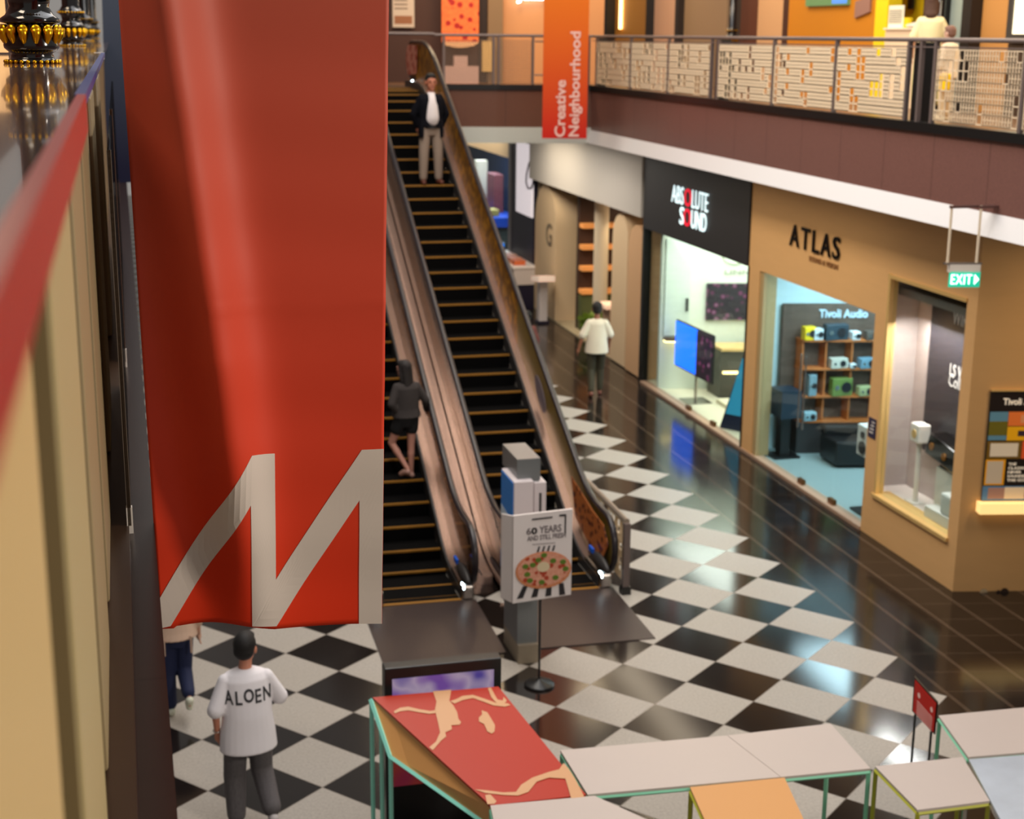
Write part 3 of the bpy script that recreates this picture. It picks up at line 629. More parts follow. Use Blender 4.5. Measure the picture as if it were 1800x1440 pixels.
MB().skew(10.12, 10.75, 28.9, 29.08, 1.02, 1.06).build('board', mat('shelf_darkwood', (92, 64, 34), .5), wl); MB().skew(10.12, 10.9, 28.93, 29.06, .99, 1.02).build('light_strip', mat('strip_warm2', (255, 226, 160), .4, emit=5), wl)
t2 = thing('large_television', 'large flat screen on a stand facing out of the white shop', 'television', (10.6, 25.4, 0))
a, c = atx(1189, 600, 10.30), atx(1256, 600, 10.38); a.z = c.z = 0; d = (c-a); n_ = Vector((-.02, -.01, 0))
blue = mat('screen_blue', (30, 120, 240), .3, emit=2.4, ecol=(24, 100, 255)); pm = tvmat(); pm.name = 'screen_crowd'
def tvq(u0, u1, z0, z1, m, nm, off=0.):
    p = a+d*u0; q = a+d*u1; nn = Vector((-d.y, d.x, 0)).normalized()*-.03; oo = nn*off
    return MB().hexa([(p.x+oo.x, p.y+oo.y, z0), (q.x+oo.x, q.y+oo.y, z0), (q.x+nn.x+oo.x, q.y+nn.y+oo.y, z0), (p.x+nn.x+oo.x, p.y+nn.y+oo.y, z0), (p.x+oo.x, p.y+oo.y, z1), (q.x+oo.x, q.y+oo.y, z1), (q.x+nn.x+oo.x, q.y+nn.y+oo.y, z1), (p.x+nn.x+oo.x, p.y+nn.y+oo.y, z1)]).build(nm, m, t2)
tvq(0, 1, .55, 1.47, M['black'], 'housing', -.6)
tvq(.02, .60, .59, 1.44, blue, 'screen_left', .4); tvq(.60, .98, .59, 1.44, tvmat(), 'screen_right', .4)
mt_ = (a+c)/2+Vector((.06, 0, 0)); MB().tube([(mt_.x, mt_.y, .03), (mt_.x, mt_.y, .6)], .03, 8).build('stand_pole', M['steel'], t2); MB().box(mt_.x-.25, mt_.x+.25, mt_.y-.25, mt_.y+.25, .02, .04).build('stand_foot', M['steel'], t2)
ls = thing('leaning_display_screen', 'tilted narrow screen board with blue and green picture leaning near the shop jamb', 'display', (10.35, 23.6, 0))
MB().hexa([(10.1, 23.95, .02), (10.42, 23.5, .02), (10.46, 23.53, .02), (10.14, 23.98, .02), (10.38, 23.7, 1.36), (10.56, 23.45, 1.36), (10.6, 23.48, 1.36), (10.42, 23.73, 1.36)]).build('housing', mat('board_navy', (26, 36, 62), .4), ls)
MB().hexa([(10.165, 23.86, .30), (10.425, 23.5, .30), (10.43, 23.51, .30), (10.17, 23.87, .30), (10.36, 23.68, 1.33), (10.545, 23.44, 1.33), (10.55, 23.45, 1.33), (10.365, 23.69, 1.33)]).build('picture', (lambda m: m)(mat('picture_teal', (40, 120, 150), .4, emit=.9)), ls)
ds = thing('white_bench_unit', 'long low pale cream bench unit inside the white shop', 'bench', (10.8, 26, 0))
MB().box(10.75, 11.9, 24.4, 25.7, .02, .10).build('plinth', mat('cream_unit', (226, 216, 188), .5), ds); MB().box(11.4, 11.9, 24.7, 25.3, .02, .42).build('body', mat('cream_unit2', (220, 206, 178), .5), ds)
dr = thing('shop_inner_door', 'pale closed door with dark handle at the back of the white shop', 'door', (10.3, 26.95, 0))
MB().skew(10.12, 10.6, 29.05, 29.09, 1.1, 3.0).build('leaf', mat('door_pale', (204, 214, 204), .5), dr); MB().skew(10.52, 10.56, 29.0, 29.05, 1.6, 1.85).build('handle', M['darkgrey'], dr)

# ================================================================== RAILINGS
def mesh_panel(org, ax, L, z0, z1, seed, nm, par, m=None, cw=.043, rows=8, open_p=.3, bw=.012, fine=4):
    """welded metal lattice: fine bars with some cells left open; ax = unit direction"""
    rnd = random.Random(seed); b = MB(); n = max(2, int(L/cw+.5)); cw = L/n; rh = (z1-z0)/rows; ax = Vector(ax); pr = Vector((-ax.y, ax.x, 0))*.006; org = Vector(org)
    def bar(u0, u1, a0, a1):
        p, q = org+ax*u0, org+ax*u1
        b.hexa([(p.x-pr.x, p.y-pr.y, a0), (q.x-pr.x, q.y-pr.y, a0), (q.x+pr.x, q.y+pr.y, a0), (p.x+pr.x, p.y+pr.y, a0), (p.x-pr.x, p.y-pr.y, a1), (q.x-pr.x, q.y-pr.y, a1), (q.x+pr.x, q.y+pr.y, a1), (p.x+pr.x, p.y+pr.y, a1)])
    for r in range(rows+1): bar(0, L, z0+r*rh-bw*.5, z0+r*rh+bw*.5)
    for k in range(n+1): bar(k*cw-bw*.5, k*cw+bw*.5, z0, z1)
    for k in range(n):
        r = 0
        while r < rows:
            run = min(rnd.choice((1, 1, 2, 2, 3)), rows-r)
            if rnd.random() > open_p:
                za, zc = z0+r*rh, z0+(r+run)*rh
                for q in range(1, fine+1): u = k*cw+cw*q/(fine+1); bar(u-bw*.6, u+bw*.6, za, zc)
                for q in range(run*2): z = za+rh*.5*q; bar(k*cw, (k+1)*cw, z-bw*.35, z+bw*.35)
            r += run
    return b.build(nm, m or M['mesh'], par)
ZR = 6.79
rt = thing('balcony_railing', 'grey steel balcony railing with cream lattice panels along the right gallery', 'railing', (XF, 20, ZU))
MB().tube([(XF, 9.5, ZR), (XF, yc-.05, ZR)], .028, 10).build('handrail', M['railgrey'], rt)
MB().box(XF-.012, XF+.012, 9.5, yc, 6.70, 6.715).build('lower_rail', M['railgrey'], rt)
posts = [29.2, 27.1, 25.08, 23.1, 22.82, 20.68, 18.68, 16.75, 16.45, 16.12, 14.28, 12.3, 10.3]
for k, yy in enumerate(posts):
    wd = .05
    MB().box(XF-.02, XF+.03, yy-wd/2, yy+wd/2, ZU+.1, ZR).build('post', M['railgrey'], rt)
for k in range(len(posts)-1):
    a_, c_ = posts[k+1]+.05, posts[k]-.05
    if c_-a_ < .4: continue
    far_ = k < 4
    mesh_panel((XF, a_, 0), (0, 1, 0), c_-a_, 5.87, 6.68, 20+k, 'lattice_panel', rt, open_p=(.24 if k < 4 else (.30 if k < 8 else .34)), cw=(.13 if k < 8 else .12), bw=(.016 if k < 8 else .012), fine=(4 if k < 8 else 1), rows=(8 if k < 8 else 7))
# dark service ducts standing between pairs of posts
for yy in (22.96, 29.35):
    tag(MB().box(XF+.055, XF+.22, yy-.11, yy+.11, ZU+.1, 6.76).build('railing_pier', M['black']), 'black upright pier between railing panels, %s' % ('before the grey curtained front' if yy < 25 else 'at the far gallery corner'), 'pier')
tag(MB().box(XF+.055, XF+.22, 16.52, 16.72, ZU+.1, 6.76).build('railing_pier', M['black']), 'black upright pier between railing panels, in front of the yellow counter', 'pier')
rf = thing('balcony_railing', 'grey steel balcony railing with fine mesh across the far gallery', 'railing', (7.8, 29.8, ZU))
e1 = Vector((1, SK, 0)).normalized()
def fp(x, z): return Vector((x, yfar(x), z))
MB().tube([fp(6.2, ZR), fp(XF, ZR)], .03, 10).build('handrail', M['railgrey'], rf)
MB().tube([fp(1.6, ZR+.02), fp(6.2, ZR+.02)], .03, 10).build('handrail_behind_stairs', M['railgrey'], rf)
for x in (6.38, 7.36, 7.46, 8.14, 9.25):
    p = fp(x, 0); MB().box(p.x-.025, p.x+.025, p.y-.02, p.y+.02, ZU+.1, ZR).build('post', M['railgrey'], rf)
fm = mat('fine_mesh', (128, 104, 84), .5)
for x0, x1, sd in ((6.42, 7.33, 3), (7.5, 8.11, 5)):
    mesh_panel(fp(x0, 0), e1, (x1-x0)/e1.x, 5.87, 6.70, sd, 'mesh_panel', rf, fm, cw=.045, rows=20, open_p=1, bw=.009)
b = MB()
for x0, x1 in ((8.18, 9.2),):
    for z in (6.68, 6.02): p, q = fp(x0, z), fp(x1, z); b.bar(p, q, .02)
b.build('panel_frame', M['railgrey'], rf)

# ================================================================== UPPER SHOPS
XU = 12.6
def ub(x0p, x1p, c, nm, z0=ZU, z1=9.6, xo=0., em=0., rough=.6, metal=0, d=.25):
    y0 = atx(x1p, 30, XU+xo).y; y1 = atx(x0p, 30, XU+xo).y
    return struct(MB().box(XU+xo, XU+xo+d, y0, y1, z0, z1).build('wall_upper_'+nm, mat('upper_'+nm, c, rough, metal, emit=em)))
ub(1030, 1037, (60, 40, 30), 'dark_end'); ub(1037, 1056, (50, 60, 120), 'blue_shop', xo=.3, em=.25); ub(1056, 1066, (24, 20, 16), 'dark_jamb')
ub(1066, 1135, (196, 132, 46), 'golden_niche', xo=.25); ub(1135, 1150, (40, 24, 16), 'brown_jamb'); ub(1150, 1186, (206, 160, 130), 'rose_panel'); ub(1186, 1192, (40, 28, 22), 'thin_jamb')
ub(1192, 1278, (150, 124, 96), 'grey_curtain', xo=.15); ub(1278, 1302, (28, 24, 20), 'dark_recess', xo=.2); ub(1302, 1332, (90, 40, 16), 'rust_niche', xo=.2)
ub(1332, 1376, (206, 160, 116), 'peach_wall'); ub(1376, 1386, (60, 24, 10), 'rust_jamb'); ub(1386, 1538, (198, 124, 2), 'orange_wall')
ub(1538, 1560, (244, 214, 10), 'yellow_wall', xo=-.15); ub(1560, 1622, (244, 214, 20), 'yellow_shop', xo=.9); ub(1622, 1648, (90, 62, 44), 'brown_recess', xo=.6)
ub(1645, 1660, (20, 16, 14), 'black_jamb'); ub(1660, 1691, (166, 182, 176), 'pale_glass_panel', xo=.1); ub(1690, 1706, (30, 20, 14), 'dark_jamb_right')
ub(1706, 1778, (196, 140, 76), 'gold_curtain', xo=.2); ub(1776, 1830, (60, 40, 24), 'lightbox_surround', xo=.0)
tube = tag(MB().tube([(XU+.2, atx(1091, 30, XU+.2).y, 6.98), (XU+.2, atx(1091, 30, XU+.2).y, 9.2)], .045, 8).build('light_tube', mat('tube_glow', (255, 214, 140), .4, emit=6)), 'vertical glowing light tube in the golden niche upstairs', 'lamp')
lb = thing('lightbox', 'bright cream lightbox in a dark frame at the far right upstairs', 'lightbox', (XU-.05, 19.5, 7.2))
y_ = atx(1781, 40, XU-.05).y; MB().box(XU-.05, XU, 17, y_, 6.88, 9.2).build('lit_panel', mat('lightbox_cream', (255, 240, 205), .4, emit=1.8), lb)
MB().box(XU-.08, XU, 17, y_+.12, 6.76, 6.88).build('frame_bottom', M['darkgrey'], lb); MB().box(XU-.08, XU, y_, y_+.12, 6.88, 9.2).build('frame_side', M['darkgrey'], lb)
sc = thing('wall_screen', 'green and blue picture screen high on the orange wall', 'screen', (XU-.05, 25.7, 7.7))
y0, y1 = atx(1495, 5, XU).y, atx(1421, 5, XU).y
MB().box(XU-.06, XU, y0, y1, 7.37, 8.3).build('picture', mat('screen_green', (90, 130, 84), .4, emit=.5), sc); MB().box(XU-.065, XU-.06, y0+.02, y0+.6, 7.4, 8.3).build('blue_picture', mat('screen_sky', (70, 130, 220), .4, emit=.9), sc)
y0, y1 = atx(1532, 18, XU).y, atx(1506, 18, XU).y
tag(MB().hexa([(XU-.04, y0, 7.24), (XU, y0, 7.24), (XU, y1, 7.14), (XU-.04, y1, 7.14), (XU-.04, y0, 7.5), (XU, y0, 7.5), (XU, y1, 7.42), (XU-.04, y1, 7.42)]).build('framed_photo', mat('photo_mauve', (150, 112, 100), .5)), 'small tilted mauve picture on the orange wall', 'picture')
kc = thing('sales_counter', 'white sales counter in front of the yellow upstairs shop', 'counter', (XU, 22.9, ZU))
y0, y1 = atx(1618, 60, 12.2).y, atx(1556, 60, 12.2).y
MB().box(12.2, 12.5, y0, y1, ZU+.002, 6.94).build('body', mat('counter_ivory', (240, 214, 180), .5), kc); MB().box(12.17, 12.52, y0, y1+.02, 6.94, 6.97).build('worktop', mat('counter_ivory_top', (250, 236, 210), .4), kc)
mn = thing('menu_card', 'white printed menu card standing on the white sales counter', 'menu', (12.3, 22.9, 6.97))
y0, y1 = atx(1587, 30, 12.25).y, atx(1562, 30, 12.25).y; MB().box(12.25, 12.27, y0, y1, 6.97, 7.32).build('card', mat('card_white', (246, 238, 214), .5, emit=.2), mn)
for k in range(7): MB().box(12.243, 12.25, y0+.03, y1-.03, 7.24-.032*k, 7.25-.032*k).build('text_line', mat('menu_ink', (110, 96, 60), .5), mn)
y0, y1 = atx(1599, 30, 12.3).y+.03, atx(1588, 30, 12.3).y+.03
tag(MB().lathe([(.07, 0), (.08, .16), (.075, .16), (.065, .02)], (12.35, (y0+y1)/2, 6.97), 16).build('yellow_cup', M['yellow'], smooth=True), 'yellow tub beside the menu card', 'cup')
tag(MB().box(13.4, 13.44, atx(1603, 20, 13.4).y, atx(1594, 20, 13.4).y, 7.3, 7.48).build('wall_socket_box', M['black']), 'small black box on the yellow shop wall', 'box')
tag(MB().lathe([(.02, 0), (.14, .02), (.15, .05), (.0, .09)], (12.36, atx(1609, 45, 12.4).y-.06, 6.97), 20).build('white_bowl', M['white'], smooth=True), 'white bowl at the right end of the sales counter', 'bowl')
# black and gold turned columns upstairs
def turned_column(x, y, z, s, H, lab, nm='turned_column'):
    t = thing(nm, lab, 'column', (x, y, z)); c = (x, y, z)
    prof = [(.86, 0), (.86, .10), (.74, .16), (.70, .34), (.84, .44), (.92, .52), (.94, .62), (.70, 1.25), (.78, 1.32), (1.0, 1.38), (1.0, 1.5), (.82, 1.62), (.66, 1.9), (.72, 2.2), (.9, 2.36), (.94, 2.5), (.8, 2.6), (.62, 2.9), (.6, H/s*.5), (.58, H/s)]
    MB().lathe([(r*s, zz*s) for r, zz in prof], c, 32).build('shaft', M['blackgloss'], t, smooth='all')
    b = MB(); n = 14
    for k in range(n):
        a = 2*PI*k/n; b.ell((x+.95*s*math.cos(a), y+.95*s*math.sin(a), z+1.12*s), .19*s, .12*s, .2*s, 10, 8, yaw=a+PI/2)
        # drop-shaped petal
        P = [(a, .98, 1.16, .17), (a, .95, .95, .15), (a, .86, .72, .09), (a, .80, .52, .02)]
        b.tube([(x+r*s*math.cos(a), y+r*s*math.sin(a), z+zz*s) for a, r, zz, q in P], [q*s for a, r, zz, q in P], 8)
    b.build('gold_petals', M['gold'], t, smooth='all')
    b = MB()
    for zz, rr, q in ((.06, .9, .075), (2.44, .93, .07)):
        n2 = 26
        for k in range(n2): a = 2*PI*k/n2; b.ell((x+rr*s*math.cos(a), y+rr*s*math.sin(a), z+zz*s), q*s, q*s, q*s, 8, 6)
    b.build('gold_beads', M['gold'], t, smooth='all'); return t
for px, lab in ((1287, 'black turned column with gold rings upstairs beside the grey curtain'), (1650, 'black turned column with gold rings upstairs between counter and pale panel')):
    yy = atx(px, 50, 12.35).y; turned_column(12.35, yy, 6.62, .13, 2.6, lab)
    tag(MB().box(12.21, 12.49, yy-.14, yy+.14, ZU, 6.62).build('column_pedestal', mat('pedestal_dark', (34, 26, 20), .4)), 'dark square pedestal under the column with gold rings %s' % ('beside the grey curtain' if px < 1500 else 'next to the pale panel'), 'pedestal')
# warm gallery lamps
for yy, pw_ in ((16.5, 60), (20, 60), (24, 55), (28, 60), (33, 50), (38, 40)):
    area('gallery_lamp', (11.0, yy, 9.4), 1.2, pw_*1.5, (1, .78, .50), sy=1.2)
# far gallery shopfronts
CU = 36.
def fb(x0p, x1p, c, nm, z0=ZU, z1=9.8, co=0., em=0., d=.2):
    x0 = atf(x0p, 30, CU+co).x; x1 = atf(x1p, 30, CU+co).x
    return struct(MB().skew(x0, x1, CU+co, CU+co+d, z0, z1).build('wall_far_'+nm, mat('far_'+nm, c, .6, emit=em)))
fb(560, 780, (66, 34, 20), 'brown_panelling'); fb(780, 842, (74, 40, 24), 'brown_wall', co=.1); fb(842, 858, (40, 24, 16), 'dark_gap'); fb(858, 884, (130, 104, 74), 'olive_jamb', co=-.1); fb(884, 1062, (206, 146, 96), 'peach_front', co=.2)
pz = thing('pizza_poster', 'tall poster with a large red and orange pizza picture behind the far railing', 'poster', (7.6, 34.4, 6.5))
def pizza_mat(nm='pizza_print', base=(214, 96, 40), hi=(236, 160, 90), lo=(178, 24, 10), sc=6., em=.25):
    m = mat(nm, base, .5); nd, L, b = nt(m); t = N(m, 'ShaderNodeTexCoord'); v = N(m, 'ShaderNodeTexVoronoi'); v.inputs['Scale'].default_value = sc; L.new(t.outputs['Object'], v.inputs['Vector'])
    n = N(m, 'ShaderNodeTexNoise'); n.inputs['Scale'].default_value = sc*2.2; n.inputs['Detail'].default_value = 4; L.new(t.outputs['Object'], n.inputs['Vector'])
    c1 = mixc(m, n.outputs[0], lin(base), lin(hi)); f = math_(m, 'LESS_THAN', v.outputs['Distance'], .36); c2 = mixc(m, f, c1, lin(lo)); L.new(c2, b.inputs['Base Color'])
    if em: L.new(c2, b.inputs['Emission Color']); b.inputs['Emission Strength'].default_value = em
    return m
def fz(px, py, co=0.): return atf(px, py, CU+co)
a0 = fz(776, 30, -.3); a1 = fz(841, 30, -.3); zb_ = fz(800, 74, -.3).z
MB().skew(a0.x, a1.x, CU-.33, CU-.3, zb_, 8.0).build('picture', pizza_mat(base=(206, 70, 24), hi=(236, 130, 60), lo=(160, 16, 6), sc=5.5, em=.35), pz)
MB().prism([Vector((a0.x+(a1.x-a0.x)*(.5-.5*math.cos(PI*k/12)), 0, zb_+.02-.14*math.sin(PI*k/12))) + Vector((0, CU-.33+SK*(a0.x+(a1.x-a0.x)*(.5-.5*math.cos(PI*k/12))), 0)) for k in range(13)], (0, .03, 0)).build('crust', mat('crust', (226, 170, 120), .5, emit=.3), pz)
pb = thing('poster_stand', 'pinkish white poster stand of T shape below the pizza picture', 'stand', (7.6, 34.4, ZU))
q0 = fz(797, 98, -.3); q1 = fz(821, 98, -.3); MB().skew(q0.x, q1.x, CU-.34, CU-.3, 5.95, q0.z).build('stem', mat('stand_pink', (206, 170, 160), .5), pb); q0 = fz(779, 116, -.3); q1 = fz(840, 116, -.3); MB().skew(q0.x, q1.x, CU-.36, CU-.3, ZU, q0.z).build('foot', bpy.data.materials['stand_pink'], pb)
wp = thing('menu_poster', 'white upright menu poster on the brown panelling by the red banner', 'poster', (6.4, 34.7, 7))
q0 = fz(690, 48, -.1); q1 = fz(728, 48, -.1); MB().skew(q0.x, q1.x, CU-.13, CU-.1, q0.z, 8.2).build('sheet', mat('poster_paper', (196, 176, 156), .5, emit=.15), wp)
q0 = fz(693, 42, -.1); q1 = fz(724, 28, -.1); MB().skew(q0.x, q1.x, CU-.135, CU-.13, q0.z, q1.z).build('food_picture', mat('poster_food', (150, 96, 60), .5), wp)
for k in range(5): MB().skew(q0.x, q1.x-.1, CU-.135, CU-.13, 7.35+.09*k, 7.38+.09*k).build('text_line', mat('poster_ink', (120, 100, 84), .5), wp)
gp = tag(MB().skew(fz(847, 80, -.2).x, fz(865, 80, -.2).x, CU-.25, CU-.2, 5.98, 6.66).build('golden_panel', mat('golden_panel', (206, 166, 100), .5, emit=.2)), 'golden beige standing panel right of the pizza poster', 'panel')
ll = text('Julia', fz(930, -2, .1)+Vector((0, -.1, .05)), e1, UW, mat('glow_letters', (240, 244, 255), .4, emit=6), 'glowing_sign', None, w=.62, h=.30, bold=.03, depth=.04); tag(ll, 'glowing white lettering at the top edge of the peach shopfront', 'sign')
for x, p_ in ((6.0, 90), (8.2, 110)):
    area('far_gallery_lamp', (x, 32.3, 9.2), 1.0, p_, (1, .72, .42))

# ================================================================== ESCALATORS
TAN = .497
def path(y):
    if y < 17.42: return 0.
    if y < 18.32: return TAN*(y-17.42)**2/(2*.9)
    if y < 28.6: return TAN*(y-17.87)
    z1 = TAN*(28.6-17.87)
    if y < 30.16: t = y-28.6; return z1 + TAN*t - TAN*t*t/(2*1.56)
    return z1 + TAN*.78
ZT = path(31)          # equals the gallery floor to within a centimetre
YS = [17.0+.1*k for k in range(0, 144)]
def gold_mat():
    m = mat('balustrade_gold_print', (150, 96, 20), .35); nd, L, b = nt(m); (x, y, z), co = xyz(m)
    wv = N(m, 'ShaderNodeTexWave'); wv.inputs['Scale'].default_value = 3.2; wv.inputs['Distortion'].default_value = 9; wv.inputs['Detail'].default_value = 2; wv.inputs['Detail Scale'].default_value = 1.4
    mp = N(m, 'ShaderNodeMapping'); mp.inputs['Rotation'].default_value = (.5, 0, 0); mp.inputs['Scale'].default_value = (1, 1.6, .8); L.new(co, mp.inputs[0]); L.new(mp.outputs[0], wv.inputs['Vector'])
    c = mixc(m, wv.outputs['Fac'], lin((104, 62, 4)), lin((206, 142, 24)))
    c = mixc(m, math_(m, 'LESS_THAN', y, 5.0), c, lin((126, 104, 44)))      # plainer olive field on the lower run
    L.new(c, b.inputs['Base Color']); b.inputs['Metallic'].default_value = .15; return m
GOLDP = gold_mat()
def strip(x0, x1, lo, hi, ys, b=None):
    b = b or MB(); n = len(ys); o = len(b.v)
    for y in ys: b.v += [(x0, y, lo(y)), (x1, y, lo(y)), (x1, y, hi(y)), (x0, y, hi(y))]
    for k in range(n-1):
        for q in range(4): q2 = (q+1) % 4; b.face([o+k*4+q, o+k*4+q2, o+k*4+4+q2, o+k*4+4+q])
    b.face([o, o+3, o+2, o+1]); b.face([o+(n-1)*4+q for q in range(4)]); return b
HR = .93
def hr_path(yb=17.05, yt=31.35):
    r = .37; P = []
    P.append((yb+.75, HR-2*r-.02)); P.append((yb+.35, HR-2*r-.01))
    for k in range(9): a = -PI/2 - PI*k/8; P.append((yb+r*math.cos(a), HR-r+r*math.sin(a)))
    for k in range(int((yt-yb)/.25)): y = yb+.25*(k+1); P.append((y, path(y)+HR))
    zt = ZT+HR
    for k in range(9): a = PI/2 - PI*k/8; P.append((yt+r*math.cos(a), zt-r+r*math.sin(a)))
    P.append((yt-.4, zt-2*r-.01)); return P
def bal_poly(): # balustrade outline inside the handrail
    P = hr_path(); q = []
    for (y, z) in P[1:-1]: q.append((y, z))
    return q
_steps = None
def escalator(xc, label, right_mat, x0, x1):
    """xc centre; steps x0..x1; handrails .16 outside"""
    t = thing('escalator', label, 'escalator', (xc, 16.9, 0), 'pair of escalators')
    global _steps
    pos = []
    y = 17.04
    while y < 30.5: pos.append(y); y += .4
    for y in pos:
        z = path(y+.05)+.001; zn = path(y-.36)
        o = MB().box(x0, x1, y, y+.41, z-.24, z).build('step', M['step'], t)
        n_ = MB(); n_.box(x0, x1, y-.004, y+.03, z-.02, z+.004)
        n_.build('step_edge_line', M['yellowline'], o, local=False)
    for nm, ya, yb_, zz in (('landing_plate', 15.19, 16.86, 0.), ('landing_plate_upper', 30.75, 32.2, ZT)):
        lp = MB().box(x0-.22, x1+.18, ya, yb_, zz+.0, zz+.012).build(nm, GR, t)
        MB().box(x0, x1, (yb_ if zz == 0 else ya-.05), (yb_+.06 if zz == 0 else ya), zz+.002, zz+.02).build('comb_line', M['yellowline'], t)
    MB().box(x0, x1, 16.87, 17.06, -.01, .006).build('comb_plate', M['step'], t)
    ys = [16.95+.15*k for k in range(int((31.6-16.95)/.15)+1)]
    for s, xs in ((-1, x0), (1, x1)):
        xg = xs+s*.14                       # glass plane
        strip(xs+s*.005, xs+s*.03, lambda y: path(y)-.12, lambda y: path(y)+.14, ys).build('skirt', M['darkgrey'], t)
        strip(xs+s*.03, xg+s*.07, lambda y: path(y)+.10, lambda y: path(y)+.16, ys).build('deck', M['deck'], t, smooth=True)
        P = bal_poly(); m = right_mat if (s > 0 and right_mat) else M['glassdk']
        up = [(y, z) for (y, z) in P]
        # balustrade as strip between deck and handrail plus rounded ends
        b = MB(); ny = [y for (y, z) in up]
        strip(xg-.006, xg+.006, lambda y: path(y)+.16, lambda y: path(y)+HR, [17.05+.2*k for k in range(72)]+[31.35], b)
        e = [(xg-.006, 17.05+.36*math.cos(a), HR-.37+.36*math.sin(a)) for a in [PI/2+PI*k/10 for k in range(11)]]; b.prism(e, (.012, 0, 0))
        e = [(xg-.006, 31.35+.36*math.cos(a), ZT+HR-.37+.36*math.sin(a)) for a in [PI/2-PI*k/10 for k in range(11)]]; b.prism(e, (.012, 0, 0))
        b.build('balustrade', m, t)
        MB().tube([(xg, y, z) for y, z in hr_path()], .042, 10, rz=.75).build('handrail', mat('handrail_rubber', (34, 28, 32), .28), t, smooth=True)
        MB().tube([(xg, y, z-.035) for y, z in hr_path()[10:-9]], .016, 6).build('handrail_track', M['steel'], t, smooth=True)
        MB().ell((xs+s*.06, 17.02, .30), .06, .34, .10, 14, 8).build('newel_boot', M['darkgrey'], t, smooth='all')
        MB().box(xs-.05+s*.06, xs+.11+s*.06, 16.86, 17.6, .0, .2).build('newel_base', M['steel'], t, bevel=.03)
        MB().ell((xs+s*.035, 16.93, .17), .02, .085, .045, 12, 8).build('comb_light', M['coollamp'], t, smooth='all')
        MB().box(xs-.015+s*.03, xs+.015+s*.03, 17.25, 17.42, .34, .40).build('blue_sticker', mat('sticker_blue', (30, 100, 220), .4), t)
        MB().ell((xs+s*.035, 30.7, ZT+.12), .03, .05, .05, 12, 8).build('upper_comb_light', M['coollamp'], t, smooth='all')
    strip(x0-.20, x1+.20, lambda y: path(y)-.95, lambda y: path(y)-.30, [19.9+.3*k for k in range(33)]).build('truss_cladding', M['darkgrey'], t)
    t.rotation_euler.z = -.018
    return t
GR = mat('ribbed_landing', (104, 88, 84), .38, metal=.5); nd, L, b_ = nt(GR); (x_, y_2, z_2), co_ = xyz(GR)
f_ = math_(GR, 'FRACT', math_(GR, 'MULTIPLY', x_, 45)); L.new(mixc(GR, math_(GR, 'LESS_THAN', f_, .35), lin((84, 70, 67)), lin((44, 37, 36))), b_.inputs['Base Color'])
escalator(5.02, 'right hand escalator with gold printed outer balustrade and a man in a jacket on it', GOLDP, 4.52, 5.57)
escalator(3.28, 'left hand escalator with a dark haired woman on it, partly behind the red banner', None, 2.77, 3.78)
# steel deck between the two escalators
o = thing('median_deck', 'reflective steel deck strip running between the two escalators', 'deck', (4.15, 16.9, 0))
strip(4.02, 4.29, lambda y: path(y)-.5, lambda y: path(y)+.12, [17.35+.15*k for k in range(88)]).build('deck_cladding', M['deck'], o, smooth=True); o.rotation_euler.z = -.018
strip(4.145, 4.16, lambda y: path(y)+.12, lambda y: path(y)+.135, [17.35+.15*k for k in range(88)]).build('deck_joint', M['darkgrey'], o)
# food picture on the right escalator's newel and grey disc higher up
fd = thing('newel_food_print', 'brown food picture print on the inner newel of the right hand escalator', 'print', (5.66, 17.4, .2))
e = [(5.655, 17.12, .22), (5.675, 18.3, .5), (5.675, 18.5, 1.0), (5.66, 17.5, .84), (5.65, 17.0, .8), (5.65, 16.8, .6)]
MB().prism(e, (.01, 0, 0)).build('picture', pizza_mat('food_print', (150, 70, 20), (200, 120, 60), (80, 24, 10), 9., .0), fd)
gd = tag(MB().prism([(5.725, 20.3+.30*math.cos(2*PI*k/24), path(20.3)+.52+.16*math.cos(2*PI*k/24)+.17*math.sin(2*PI*k/24)) for k in range(24)], (.008, 0, 0)).build('round_print', mat('grey_disc', (116, 104, 112), .4)), 'round grey print on the right hand escalator balustrade', 'print')
up_ = tag(MB().prism([(5.905, 31.35+.31*math.cos(a), ZT+HR-.37+.31*math.sin(a)) for a in [-PI/2+PI*k/10 for k in range(11)]]+[(5.905, 30.5, ZT+HR-.08), (5.905, 30.6, ZT+.3)], (.008, 0, 0)).build('upper_newel_print', pizza_mat('newel_print', (170, 70, 40), (206, 150, 130), (150, 50, 30), 5., .1)), 'reddish food print on the upper newel of the right hand escalator', 'print')
# low barrier beside the right hand escalator
sbx = atz(1097, 1040); tp = Vector((5.84, 16.64, .95)); bk_ = Vector((5.88, 19.2, .95)); dd = (bk_-tp); dd.z = 0; dl = dd.normalized()
sbx = Vector((tp.x, tp.y, 0))
fnc = thing('side_barrier', 'low steel barrier with cream lattice beside the right hand escalator foot', 'barrier', (sbx.x, sbx.y, 0))
end = sbx+dd
MB().box(sbx.x-.04, sbx.x+.04, sbx.y-.04, sbx.y+.04, .1, .93).build('end_post', M['railgrey'], fnc); MB().box(sbx.x-.06, sbx.x+.06, sbx.y-.06, sbx.y+.06, 0, .1).build('post_foot', M['black'], fnc)
MB().tube([Vector((sbx.x, sbx.y, .95)), Vector((end.x, end.y, .95))], .04, 10).build('top_rail', mat('barrier_rail', (170, 156, 142), .3, metal=.7), fnc)
Ld = dd.length
for k in range(3):
    mesh_panel(sbx+dl*(Ld*k/3+.06), dl, Ld/3-.12, .14, .88, 60+k, 'lattice_panel', fnc, open_p=.35, cw=.11, fine=2)
    p = sbx+dl*(Ld*(k+1)/3); MB().box(p.x-.025, p.x+.025, p.y-.025, p.y+.025, 0, .93).build('post', M['railgrey'], fnc)

